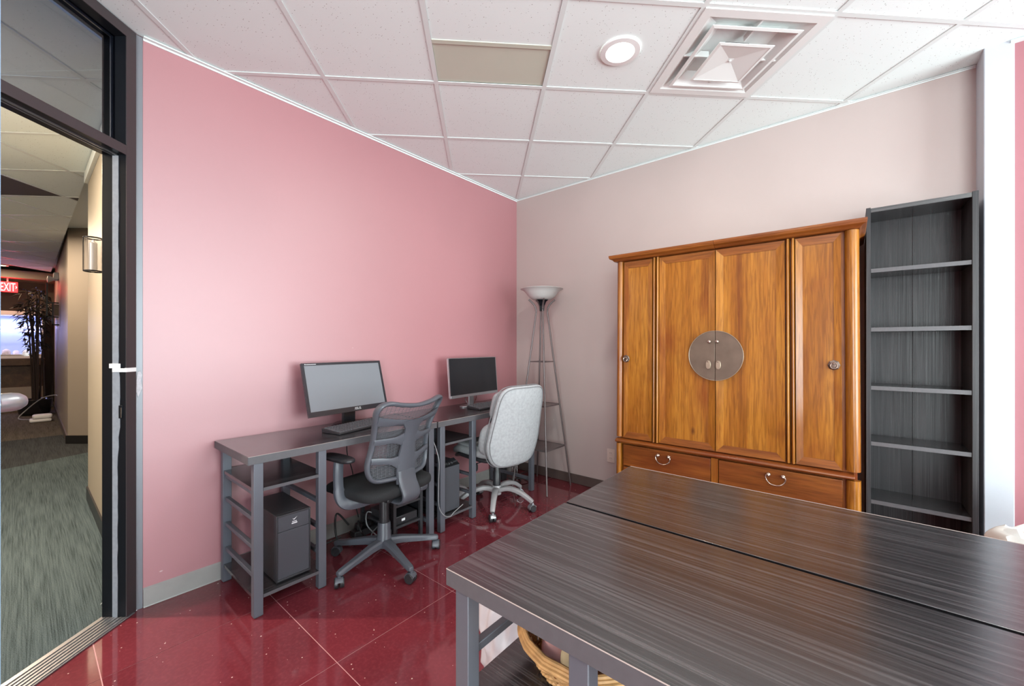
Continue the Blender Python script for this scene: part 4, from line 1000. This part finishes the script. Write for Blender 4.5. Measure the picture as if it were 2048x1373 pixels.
# ------------------------------------------------------------ castered bases
def caster(t, x, y, rz, mw, mh, r=0.026):
    ca = bpy.data.objects.new('caster', None)
    bpy.data.objects.remove(ca)
    R = Matrix.Translation((x, y, 0)) @ Matrix.Rotation(rz, 4, 'Z')
    bm = B()
    lathe(bm, [(r * 0.35, -0.024), (r * 0.9, -0.024), (r, -0.020), (r, -0.006), (r * 0.8, -0.003)], 22, c=(0, 0, r + 0.0006), axis='y')
    lathe(bm, [(r * 0.8, 0.003), (r, 0.006), (r, 0.020), (r * 0.9, 0.024), (r * 0.35, 0.024)], 22, c=(0, 0, r + 0.0006), axis='y')
    bm.transform(R); c = obj('caster', bm, mw, t, smooth=True)
    bm = lathe(B(), [(r * 1.12, -0.0185), (r * 1.16, -0.012), (r * 1.16, 0.012), (r * 1.12, 0.0185)], 22, c=(0, 0, r), axis='y')
    bmesh.ops.bisect_plane(bm, geom=bm.verts[:] + bm.edges[:] + bm.faces[:], plane_co=(0, 0, r + 0.004), plane_no=(0.25, 0, -1), clear_outer=True)
    lathe(bm, [(0.009, r * 2.0), (0.009, r * 2.0 + 0.014)], 12, c=(0.006, 0, 0)); bm.transform(R); obj('hood', bm, mh, c, smooth=True)

# ------------------------------------------------------------ mesh-back office chair
ch = thing('office_chair', 'black office chair with ribbed mesh back at the first desk', 'chair', (-2.078, 1.340, 0), math.radians(186.6))
a0 = math.radians(186.6)
for k, wa in enumerate((-79, -7, 65, 137, -151)):
    a = math.radians(wa) - a0; d = Vector((math.cos(a), math.sin(a), 0)); n_ = Vector((-d.y, d.x, 0))
    bm = B()
    secs = [(0.022, 0.030, 0.095, 0.135), (0.10, 0.024, 0.090, 0.128), (0.22, 0.019, 0.073, 0.104), (0.300, 0.017, 0.062, 0.090), (0.318, 0.012, 0.064, 0.084)]
    R_ = []
    for r, hw, z0, z1 in secs:
        R_.append([bm.verts.new(d * r + n_ * s + Vector((0, 0, z))) for s, z in ((-hw, z0), (-hw, z0 + (z1 - z0) * 0.7), (-hw * 0.65, z1), (hw * 0.65, z1), (hw, z0 + (z1 - z0) * 0.7), (hw, z0))])
    for p, q in zip(R_, R_[1:]):
        for i in range(6): bm.faces.new((p[i], p[(i + 1) % 6], q[(i + 1) % 6], q[i]))
    bm.faces.new(R_[0][::-1]); bm.faces.new(R_[-1])
    obj('spoke', bm, 'grey_plastic', ch, bevel=0.003)
    caster(ch, d.x * 0.306, d.y * 0.306, a + (0.9, 0.5, 1.2, -0.3, 0.2)[k], 'black_plastic', 'grey_plastic')
obj('hub', lathe(B(), [(0.042, 0.085), (0.044, 0.13), (0.038, 0.15), (0.036, 0.215), (0.033, 0.225)], 28), 'grey_plastic', ch, smooth=True)
obj('gas_column', lathe(B(), [(0.028, 0.2252), (0.027, 0.37), (0.024, 0.395)], 24), 'black_plastic', ch, smooth=True)
obj('seat_plate', box(B(), -0.14, 0.10, -0.09, 0.09, 0.385, 0.412), 'black_plastic', ch, bevel=0.006)
def seatfn(p):
    q = p.copy(); q.z *= 1 - 0.0 * abs(p.x)
    if p.z > 0: q.z -= 0.012 * (1 - (p.x / 0.24) ** 2) * (1 - (p.y / 0.25) ** 2)
    if p.x > 0.14: q.z -= 0.25 * (p.x - 0.14)
    return q
obj('seat', sellip(B(), (0.035, 0, 0.452), (0.235, 0.245, 0.042), e=0.42, e2=0.55, nu=56, nv=18, fn=seatfn), 'black_fabric', ch, smooth=True, angle=80)
# back frame: x as function of (y, z)
def bx_(y, z): return -0.165 - 0.30 * (z - 0.52) - 0.04 * math.sin((z - 0.52) / 0.43 * PI) * -1 + 1.15 * y * y
def bp(y, z, off=0.0): return (bx_(y, z) + off, y, z)
out_ = [(-0.165, 0.528), (-0.198, 0.56), (-0.207, 0.62), (-0.196, 0.70), (-0.198, 0.78), (-0.213, 0.86), (-0.222, 0.91), (-0.208, 0.942), (-0.17, 0.950), (-0.10, 0.936), (0, 0.926), (0.10, 0.936), (0.17, 0.950), (0.208, 0.942), (0.222, 0.91), (0.213, 0.86), (0.198, 0.78), (0.196, 0.70), (0.207, 0.62), (0.198, 0.56), (0.165, 0.528), (0.08, 0.522), (0, 0.520), (-0.08, 0.522)]
def closed_smooth(pts, n=4):
    P = [Vector(p) for p in pts]; N = len(P); o = []
    for i in range(N):
        p0, p1, p2, p3 = P[i - 1], P[i], P[(i + 1) % N], P[(i + 2) % N]
        for k in range(n):
            t_ = k / n; o.append(0.5 * ((2 * p1) + (-p0 + p2) * t_ + (2 * p0 - 5 * p1 + 4 * p2 - p3) * t_ ** 2 + (-p0 + 3 * p1 - 3 * p2 + p3) * t_ ** 3))
    return o
loop = closed_smooth([bp(y, z) for y, z in out_])
obj('back_frame', sweep(B(), loop, 0.0125, 0.0200, seg=12, closed=True, up=(1, 0, 0)), 'grey_plastic', ch, smooth=True)
# mesh threads clipped to the outline
cl2 = closed_smooth([(y, 0, z) for y, z in out_])
def span(z):
    xs = []
    for i in range(len(cl2)):
        p, q = cl2[i], cl2[(i + 1) % len(cl2)]
        if (p.z - z) * (q.z - z) < 0: xs.append(p.x + (z - p.z) / (q.z - p.z) * (q.x - p.x))
    return sorted(xs)
bm = B(); z = 0.532
while z < 0.945:
    xs = span(z)
    for a, b in zip(xs[::2], xs[1::2]):
        n = max(2, int((b - a) / 0.035)); prev = None
        for k in range(n + 1):
            y = a + (b - a) * k / n
            ring = [bm.verts.new(bp(y, z + dz_, 0.004 + dx_)) for dx_, dz_ in ((-0.0008, -0.0019), (0.0008, -0.0019), (0.0008, 0.0019), (-0.0008, 0.0019))]
            if prev:
                for i in range(4): bm.faces.new((prev[i], prev[(i + 1) % 4], ring[(i + 1) % 4], ring[i]))
            prev = ring
    z += 0.0072
for k in range(-9, 10):
    y = k * 0.022; prev = None
    for m in range(0, 20):
        z = 0.53 + 0.41 * m / 19; xs = span(min(z, 0.944))
        if not xs or not (xs[0] < y < xs[-1]) or (z > 0.93 and abs(y) < 0.1): prev = None; continue
        ring = [bm.verts.new(bp(y + dy_, z, 0.004 + dx_)) for dx_, dy_ in ((-0.0005, -0.0006), (0.0005, -0.0006), (0.0005, 0.0006), (-0.0005, 0.0006))]
        if prev:
            for i in range(4): bm.faces.new((prev[i], prev[(i + 1) % 4], ring[(i + 1) % 4], ring[i]))
        prev = ring
obj('back_mesh', bm, 'mesh_cloth', ch, kind='stuff')
# outer support: spine with three pairs of ribs, built as curved plates behind the mesh
def plate(bm, rows, th=0.010, off=-0.014):
    # rows: list of (left (y,z), right (y,z)); th thickness
    R_ = []
    for (ya, za), (yb, zb) in rows:
        n = 6; fr = []; bk_ = []
        for k in range(n + 1):
            y = ya + (yb - ya) * k / n; z = za + (zb - za) * k / n; bulge = 0.006 * math.sin(PI * k / n)
            fr.append(bm.verts.new(bp(y, z, off))); bk_.append(bm.verts.new(bp(y, z, off - th - bulge)))
        R_.append(fr + bk_[::-1])
    for p, q in zip(R_, R_[1:]):
        m = len(p)
        for i in range(m): bm.faces.new((p[i], p[(i + 1) % m], q[(i + 1) % m], q[i]))
    bm.faces.new(R_[0][::-1]); bm.faces.new(R_[-1]); return bm
sp = [((-0.062, 0.49), (0.062, 0.49)), ((-0.064, 0.56), (0.064, 0.56)), ((-0.056, 0.65), (0.056, 0.65)), ((-0.042, 0.74), (0.042, 0.74)), ((-0.048, 0.80), (0.048, 0.80)), ((-0.085, 0.845), (0.085, 0.845))]
obj('spine', plate(B(), sp), 'grey_plastic', ch, smooth=True, angle=50)
bm = B(); rows = []
for k in range(13):
    y = -0.214 + 0.428 * k / 12; u = abs(y) / 0.214; zt = 0.846 + 0.036 * u ** 1.6; zb = 0.815 + 0.018 * u ** 1.2
    rows.append(((y, zb), (y, zt)))
def plate_v(bm, rows, th=0.009, off=-0.012):
    R_ = [[bm.verts.new(bp(*a, off)), bm.verts.new(bp(*b, off)), bm.verts.new(bp(*b, off - th)), bm.verts.new(bp((a[0] + b[0]) / 2, (a[1] + b[1]) / 2, off - th - 0.006)), bm.verts.new(bp(*a, off - th))] for a, b in rows]
    for p, q in zip(R_, R_[1:]):
        for i in range(5): bm.faces.new((p[i], p[(i + 1) % 5], q[(i + 1) % 5], q[i]))
    bm.faces.new(R_[0][::-1]); bm.faces.new(R_[-1]); return bm
obj('upper_band', plate_v(bm, rows), 'grey_plastic', ch, smooth=True, angle=50)
for zc0, zc1, zs, rt in ((0.742, 0.738, 0.056, 0.034), (0.640, 0.600, 0.060, 0.046)):
    for sg in (-1, 1):
        rows = []
        for k in range(9):
            u = k / 8; y = sg * (0.203 - u * 0.170); zc_ = zc0 + (zc1 - zc0) * u ** 1.8; hh = (zs * (0.55 + 0.0 * u) / 1.0) / 2 + rt * max(0, u - 0.55) ** 1.5 * 2.4
            rows.append(((y, zc_ - hh), (y, zc_ + hh)))
        obj('back_rib', plate_v(B(), rows), 'grey_plastic', ch, smooth=True, angle=50)
# J-shaped bracket from the spine down under the seat
pth = smoothpath([(bx_(0, 0.56) - 0.018, 0, 0.56), (bx_(0, 0.50) - 0.030, 0, 0.50), (-0.225, 0, 0.44), (-0.215, 0, 0.40), (-0.17, 0, 0.385), (-0.10, 0, 0.388)], 5)
obj('seat_bracket', sweep(B(), pth, [0.050] * 12 + [0.046] * (len(pth) - 12), 0.010, seg=14, up=(0, 1, 0), sq=0.5) if False else sweep(B(), pth, 0.012, 0.062, seg=14, up=(0, 1, 0), sq=0.6), 'grey_plastic', ch, smooth=True)
for sg in (1, -1):
    pth = smoothpath([(0.055, sg * 0.255, 0.632), (0.050, sg * 0.262, 0.58), (0.045, sg * 0.264, 0.50), (0.030, sg * 0.262, 0.435), (0.0, sg * 0.240, 0.405), (-0.02, sg * 0.17, 0.398), (-0.02, sg * 0.09, 0.398)], 6)
    obj('arm_post', sweep(B(), pth, [0.026] * 14 + [0.030] * (len(pth) - 14), 0.016, seg=12, up=(0, 1, 0) if False else (1, 0, 0), sq=0.7), 'grey_plastic', ch, smooth=True)
    obj('arm_pad', sellip(B(), (0.065, sg * 0.252, 0.642), (0.125, 0.040, 0.016), e=0.7, e2=0.6, nu=32, nv=10), 'black_plastic', ch, smooth=True, angle=80)
obj('tilt_knob', lathe(B(), [(0.02, -0.03), (0.026, -0.02), (0.026, 0.02), (0.02, 0.03)], 18, c=(-0.13, -0.17, 0.405), axis='y'), 'grey_plastic', ch, smooth=True)

# ------------------------------------------------------------ grey upholstered chair
ch = thing('office_chair', 'light grey upholstered executive chair with worn grey metal base', 'chair', (-2.105, 2.350, 0), math.radians(173))
a0 = math.radians(173)
for k, wa in enumerate((-54, 18, 90, 162, 234)):
    a = math.radians(wa) - a0; d = Vector((math.cos(a), math.sin(a), 0))
    pth = smoothpath([d * 0.0 + Vector((0, 0, 0.120)), d * 0.10 + Vector((0, 0, 0.150)), d * 0.20 + Vector((0, 0, 0.128)), d * 0.275 + Vector((0, 0, 0.085)), d * 0.292 + Vector((0, 0, 0.070))], 5)
    n = len(pth); obj('spoke', sweep(B(), pth, [0.026 - 0.010 * i / n for i in range(n)], [0.020 - 0.006 * i / n for i in range(n)], seg=12, sq=0.6), 'base_paint', ch, smooth=True)
    caster(ch, d.x * 0.290, d.y * 0.290, a + (0.4, 0.9, -0.6, 0.3, 1.0)[k], 'black_plastic', 'silver')
obj('hub', lathe(B(), [(0.036, 0.095), (0.040, 0.14), (0.034, 0.165)], 24), 'base_paint', ch, smooth=True)
obj('gas_column', lathe(B(), [(0.030, 0.165), (0.030, 0.27), (0.026, 0.275), (0.026, 0.365)], 24), 'black_plastic', ch, smooth=True)
obj('seat_plate', box(B(), -0.13, 0.13, -0.10, 0.10, 0.355, 0.385), 'black_plastic', ch, bevel=0.006)
def sf(p):
    q = p.copy()
    if p.x > 0.12: q.z -= 0.35 * (p.x - 0.12)
    return q
obj('seat_shell', sellip(B(), (0.075, 0, 0.408), (0.240, 0.230, 0.026), e=0.45, e2=0.6, nu=48, nv=12, fn=sf), 'black_plastic', ch, smooth=True, angle=80)
obj('seat_cushion', sellip(B(), (0.080, 0, 0.452), (0.245, 0.236, 0.044), e=0.42, e2=0.6, nu=56, nv=16, fn=sf), 'grey_fabric', ch, smooth=True, angle=80)
obj('seat_topper', sellip(B(), (0.075, 0, 0.488), (0.215, 0.215, 0.024), e=0.45, e2=0.7, nu=48, nv=12, fn=sf), 'grey_fabric', ch, smooth=True, angle=80)
LZ = 0.640
def wmod(z):  # half-width modifier along height; z relative to centre
    zz = z / 0.29
    return 1.0 + 0.05 * math.cos((zz + 0.35) * 3.4) - 0.06 * math.exp(-((zz - 0.18) / 0.13) ** 2) - 0.13 * max(0, -zz - 0.35) ** 1.3 - 0.10 * max(0, zz - 0.5)
def lean(z): return -0.250 - 0.21 * (z) 
def backfn(xo, thick_mod=None):
    def f(p):
        y, z, x = p.x, p.y, p.z
        yy = y * wmod(z); xx = x + lean(z) + xo + 0.9 * yy * yy
        return Vector((xx, yy, z))
    return f
obj('back_shell', sellip(B(), (0, 0, LZ + 0.02), (0.245, 0.300, 0.030), e=0.38, e2=0.55, nu=80, nv=16, fn=backfn(-0.015)), 'grey_fabric', ch, smooth=True, angle=80)
def padfn(zc, hz, xo):
    def f(p):
        y, z, x = p.x, p.y + zc, p.z
        yy = y * wmod(z); return Vector((x + lean(z) + xo + 0.9 * yy * yy, yy, z))
    return f
obj('head_cushion', sellip(B(), (0, 0, LZ + 0.02), (0.232, 0.115, 0.052), e=0.42, e2=0.75, nu=56, nv=16, fn=padfn(0.155, 0.115, 0.045)), 'grey_fabric', ch, smooth=True, angle=80)
obj('lumbar_cushion', sellip(B(), (0, 0, LZ + 0.02), (0.250, 0.135, 0.062), e=0.42, e2=0.75, nu=56, nv=16, fn=padfn(-0.090, 0.135, 0.055)), 'grey_fabric', ch, smooth=True, angle=80)
for xo, s_ in ((-0.036, 0.955), (0.008, 1.004)):
    pts = []
    for i in range(80):
        th = 2 * PI * i / 80; y = 0.245 * s_ * math.copysign(abs(math.cos(th)) ** 0.38, math.cos(th)); z = 0.300 * s_ * math.copysign(abs(math.sin(th)) ** 0.38, math.sin(th))
        v = backfn(xo)(Vector((y, z, 0))); pts.append(Vector((v.x, v.y, v.z + LZ + 0.02)))
    obj('piping', sweep(B(), pts, 0.0032, seg=6, closed=True, up=(1, 0, 0)), 'grey_seam', ch, smooth=True)
for sg in (-1, 1):
    v = backfn(-0.02)(Vector((sg * 0.236, 0.055, 0))); obj('arm_slot', box(B(), v.x + 0.0, v.x + 0.018, v.y - 0.006 + sg * 0.006, v.y + 0.006 + sg * 0.006, v.z + LZ + 0.0, v.z + LZ + 0.045), 'gloss_black', ch, bevel=0.003)
pth = smoothpath([(-0.08, 0, 0.372), (-0.15, 0, 0.372), (-0.180, 0, 0.39), (-0.182, 0, 0.43)], 5)
obj('back_bracket', sweep(B(), pth, 0.006, 0.035, seg=8, up=(0, 1, 0), sq=0.4), 'black_plastic', ch, smooth=True)
obj('lever', sweep(B(), [(0.02, 0.08, 0.365), (0.02, 0.20, 0.360)], 0.005, seg=8), 'chrome', ch, smooth=True)
obj('lever_paddle', sellip(B(), (0.0, 0.215, 0.345), (0.022, 0.022, 0.032), e=0.7, e2=0.7, nu=20, nv=10), 'black_plastic', ch, smooth=True)

# ------------------------------------------------------------ black media rack under the first desk
s = thing('equipment_rack', 'low black rack of shelves under the first desk behind the mesh chair', 'rack', (-2.13, 1.438, 0))
RW, RDp = 0.220, 0.38
for x0 in (-RDp, -0.02):
    for y0, hz in ((0, 0.30), (RW - 0.02, 0.62)): obj('post', box(B(), x0, x0 + 0.02, y0, y0 + 0.02, 0.001, hz), 'case_black', s)
for z, y0 in ((0.120, 0.001), (0.250, 0.001), (0.42, RW - 0.055), (0.60, RW - 0.055)): obj('shelf', box(B(), -RDp + 0.001, -0.001, y0, RW - 0.001, z, z + 0.014), 'case_black', s, bevel=0.001)
obj('side_panel', box(B(), -RDp + 0.0205, -0.0205, RW - 0.010, RW - 0.004, 0.14, 0.598), 'gloss_black', s)
s2 = thing('router', 'small silver and black network box on the rack shelf behind the mesh chair', 'router', (-2.20, 1.53, 0.2645))
obj('body', box(B(), -0.10, 0.05, -0.05, 0.07, 0.0006, 0.028), 'silver', s2, bevel=0.006); obj('top_cover', box(B(), -0.08, 0.03, -0.035, 0.055, 0.0285, 0.034), 'black_plastic', s2, bevel=0.003)
s2 = thing('media_box', 'flat black device on the lowest rack shelf behind the mesh chair', 'device', (-2.20, 1.54, 0.1345))
obj('body', box(B(), -0.22, 0.05, -0.08, 0.09, 0.0006, 0.05), 'black_plastic', s2, bevel=0.004); obj('front_label', box(B(), 0.0502, 0.0512, -0.03, -0.005, 0.015, 0.03), 'print_white', s2)
# power strips and cables
s = thing('power_strip', 'black power strip standing by the skirting behind the mesh chair', 'power strip', (-2.47, 1.50, 0.0))
obj('body', box(B(), -0.03, 0.03, -0.14, 0.14, 0.0008, 0.045), 'black_plastic', s, bevel=0.006)
for k in range(4): obj('plug', box(B(), -0.02, 0.02, -0.115 + 0.065 * k, -0.08 + 0.065 * k, 0.0455, 0.085), 'black_plastic', s, bevel=0.006)
def cable(pts, r, mat, label, n=8):
    o = obj('cable', sweep(B(), smoothpath(pts, n), r, seg=7), mat, smooth=True); return tag(o, label, 'cable')
cable([(-2.52, 1.36, 0.70), (-2.55, 1.365, 0.55), (-2.54, 1.40, 0.40), (-2.555, 1.42, 0.22), (-2.52, 1.43, 0.10)], 0.0035, 'cable_black', 'thin black cable hanging behind the first desk to the power strip')
cable([(-2.53, 1.02, 0.70), (-2.555, 1.01, 0.55), (-2.56, 0.995, 0.40), (-2.555, 1.0, 0.25), (-2.56, 1.10, 0.012), (-2.50, 1.30, 0.02)], 0.003, 'cable_black', 'thin black cable hanging behind the first desk beside the shelf legs')
cable([(-2.30, 1.46, 0.012), (-2.36, 1.40, 0.10), (-2.42, 1.44, 0.16), (-2.36, 1.50, 0.10), (-2.28, 1.38, 0.07), (-2.22, 1.41, 0.012)], 0.004, 'cable_grey', 'pale tangled cable on the floor beside the low black rack')
cable([(-2.46, 1.33, 0.10), (-2.50, 1.27, 0.18), (-2.47, 1.25, 0.06), (-2.42, 1.27, 0.012), (-2.38, 1.33, 0.02), (-2.36, 1.40, 0.012), (-2.33, 1.34, 0.09), (-2.40, 1.36, 0.13)], 0.006, 'cable_black', 'thick black cable coiled on the floor behind the mesh chair base')
cable([(-2.10, 1.722, 0.62), (-2.06, 1.734, 0.50), (-2.055, 1.728, 0.36), (-2.062, 1.736, 0.20), (-2.055, 1.77, 0.13), (-2.060, 1.83, 0.098), (-2.066, 1.87, 0.112), (-2.066, 1.955, 0.142)], 0.0024, 'cable_grey', 'pale grey cable hanging between the desks and looping past the second tower')
cable([(-2.20, 1.610, 0.622), (-2.15, 1.635, 0.625), (-2.14, 1.645, 0.623), (-2.22, 1.65, 0.622)], 0.007, 'print_white', 'short white cable lying on top of the low black rack')
cable([(-2.53, 2.10, 0.72), (-2.55, 2.12, 0.60), (-2.56, 2.10, 0.48), (-2.55, 2.06, 0.30), (-2.5, 2.02, 0.45)], 0.0035, 'cable_black', 'black cable hanging behind the second desk')
# clutter near the corner
s = thing('surge_box', 'white power adapter and prongs on the floor in the far corner', 'adapter', (-2.40, 2.93, 0))
obj('body', box(B(), -0.03, 0.03, -0.04, 0.04, 0.13, 0.21), 'white_plastic', s, bevel=0.008)
for y in (-0.035, 0.0, 0.035): obj('leg_post', lathe(B(), [(0.007, 0.001), (0.007, 0.13)], 12, c=(0.0, y, 0)), 'chrome', s, smooth=True)
obj('dark_brick', box(B(), -0.12, -0.05, -0.11, -0.05, 0.001, 0.20), 'case_black', s, bevel=0.005)
cable([(-2.40, 2.80, 0.012), (-2.32, 2.90, 0.03), (-2.25, 2.98, 0.012), (-2.33, 3.06, 0.05), (-2.42, 3.02, 0.012), (-2.28, 2.86, 0.015), (-2.36, 2.78, 0.06)], 0.005, 'cable_black', 'black cable heaped on the floor under the corner lamp')
rng = random.Random(21)
bm = B(); bmesh.ops.create_icosphere(bm, subdivisions=4, radius=1)
for v in bm.verts:
    a = math.atan2(v.co.y, v.co.x); r = 1 + 0.20 * math.sin(7 * a + 3 * v.co.z) + 0.10 * math.sin(13 * a - 5 * v.co.z)
    v.co = Vector((v.co.x * 0.07 * r, v.co.y * 0.10 * r, max(-0.046, v.co.z * 0.050 * r)))
tag(obj('plastic_bag', bm, 'bag_film', smooth=True, loc=(-2.47, 2.25, 0.048), angle=180), 'white crumpled plastic packet on the floor by the wall behind the grey chair', 'bag')

# ------------------------------------------------------------ things under the foreground desk
bm = B(); bmesh.ops.create_icosphere(bm, subdivisions=5, radius=1)
for v in bm.verts:
    c_ = v.co.copy(); a = math.atan2(c_.y, c_.x); zz = (c_.z + 1) / 2
    r = 1 + 0.06 * math.sin(9 * a + 2.5 * math.sin(4 * c_.z)) * (0.3 + zz) + 0.035 * math.sin(17 * a - 6 * c_.z) + 0.05 * math.sin(3 * a + 5 * c_.z)
    pl = (1.0 - 0.10 * (1 - zz) + 0.10 * math.sin(zz * 2.6)) * (1 - 0.78 * math.exp(-((zz - 0.90) / 0.07) ** 2)) * (1.0 if zz < 0.9 else 1.3)
    xy = max(0.25, (1 - abs(c_.z) ** 4)) ** 0.5 if abs(c_.z) > 0.6 else 1.0
    k = 1.0 / max(0.35, math.hypot(c_.x, c_.y)) if abs(c_.z) < 0.93 else 1.6
    v.co = Vector((c_.x * k * 0.105 * r * pl * xy, c_.y * k * 0.10 * r * pl * xy, 0.001 + 0.43 * zz))
tag(obj('plastic_bag', bm, 'bag_film', smooth=True, loc=(-0.955, 1.14, 0), angle=180), 'translucent white plastic bag standing on the floor beside the foreground desk', 'bag')
s = thing('wicker_basket', 'round woven wicker basket on the shelf under the foreground desk', 'basket', (-0.485, 0.86, 0.478))
def br(z): return 0.100 + 0.055 * (z / 0.085) ** 0.8
bm = lathe(B(), [(0.001, 0.001), (0.100, 0.001), (0.102, 0.006), (0.001, 0.006)], 32, cap0=False, cap1=False); obj('basket_base', bm, 'wicker', s)
bm = B(); ns = 24
for k in range(9):
    z = 0.008 + 0.0088 * k
    sweep(bm, [((br(z) + 0.0035 * (1 if (i + k) % 2 else -1)) * math.cos(2 * PI * i / (2 * ns)) , (br(z) + 0.0035 * (1 if (i + k) % 2 else -1)) * math.sin(2 * PI * i / (2 * ns)) * 0.92, z) for i in range(2 * ns)], 0.0042, seg=6, closed=True)
obj('weave', bm, 'wicker', s, smooth=True, kind='stuff')
bm = B()
for i in range(ns): 
    a = 2 * PI * (i + 0.5) / ns; sweep(bm, [(br(z) * math.cos(a), br(z) * math.sin(a) * 0.92, z) for z in (0.004, 0.03, 0.06, 0.085)], 0.0035, seg=6)
obj('stakes', bm, 'wicker', s, smooth=True, kind='stuff')
for dr_, z in ((0.0, 0.090), (0.006, 0.084), (-0.004, 0.096)):
    obj('rim', sweep(B(), [((0.157 + dr_) * math.cos(2 * PI * i / 48), (0.157 + dr_) * math.sin(2 * PI * i / 48) * 0.92, z + 0.0015 * math.sin(i * 2.1)) for i in range(48)], 0.0055, seg=8, closed=True), 'wicker', s, smooth=True)
bx0 = Vector((-0.485, 0.86, 0.478))
def roll(p0, p1, r, mat, label, bulge=0.12):
    pth = smoothpath([bx0 + Vector(p0), bx0 + (Vector(p0) + Vector(p1)) / 2 + Vector((0, 0, r * bulge)), bx0 + Vector(p1)], 6); n = len(pth)
    o = obj('cloth_roll', sweep(B(), pth, [r * (0.55 if i in (0, n - 1) else 0.85 if i in (1, n - 2) else 1 + 0.05 * math.sin(i * 1.7)) for i in range(n)], seg=18), mat, smooth=True); return tag(o, label, 'cloth')
roll((-0.085, 0.055, 0.045), (-0.045, -0.075, 0.050), 0.034, 'cloth_pink', 'pale pink rolled cloth at the left of the wicker basket')
roll((-0.025, 0.085, 0.052), (0.000, 0.005, 0.062), 0.030, 'cloth_magenta', 'deep pink rolled cloth in the middle of the wicker basket')
roll((-0.010, -0.040, 0.050), (0.035, -0.095, 0.050), 0.032, 'cloth_cream', 'cream rolled cloth at the front of the wicker basket')
roll((0.050, 0.080, 0.052), (0.085, -0.030, 0.052), 0.032, 'cloth_white', 'white rolled cloth at the right of the wicker basket')

# ------------------------------------------------------------ boxes beyond the far desk
s = thing('cardboard_box', 'open-topped tan cardboard box on the floor beyond the far desk', 'box', (0.67, 2.30, 0))
obj('carton', box(B(), -0.22, 0.33, -0.20, 0.22, 0.001, 0.44), 'cardboard', s, bevel=0.004)
obj('flap', box(B(), -0.23, 0.33, 0.222, 0.227, 0.20, 0.44), 'cardboard', s); obj('tape_strip', box(B(), -0.2205, 0.3305, -0.02, 0.03, 0.4405, 0.442), 'paper_tan', s)
def packet(loc, rz, sx, sy, sz, mat, label, seed, amp=0.012):
    rg = random.Random(seed); ph = [rg.uniform(0, 6.28) for _ in range(6)]
    def f(p):
        n = amp * (math.sin(p.x * 31 + ph[0]) * math.sin(p.y * 27 + ph[1]) + 0.6 * math.sin(p.x * 71 + p.y * 43 + ph[2]) + 0.5 * math.sin(p.y * 90 - p.x * 50 + ph[3]))
        q = p.copy(); q.z += n * (0.5 + 0.5 * (p.z > 0)) if p.z > 0 else 0
        q.x += 0.4 * n; q.y -= 0.4 * n; return q
    o = obj('wrapped_package', sellip(B(), (0, 0, sz), (sx, sy, sz), e=0.18, e2=0.35, nu=72, nv=14, fn=f), mat, smooth=True, loc=loc, rot=(0, 0, rz), angle=30)
    return tag(o, label, 'package')
packet((0.635, 2.31, 0.4425), 0.05, 0.205, 0.16, 0.054, 'wrap_white', 'white crumpled wrapped packet on the cardboard box, right edge of the view', 4, 0.020)
o = obj('paper_envelope', box(B(), -0.16, 0.20, -0.06, 0.06, 0.0, 0.012), 'paper_tan', loc=(0.70, 2.42, 0.553), rot=(0, 0, -0.05), bevel=0.003); tag(o, 'tan paper envelope on top of the white crumpled packet', 'envelope')
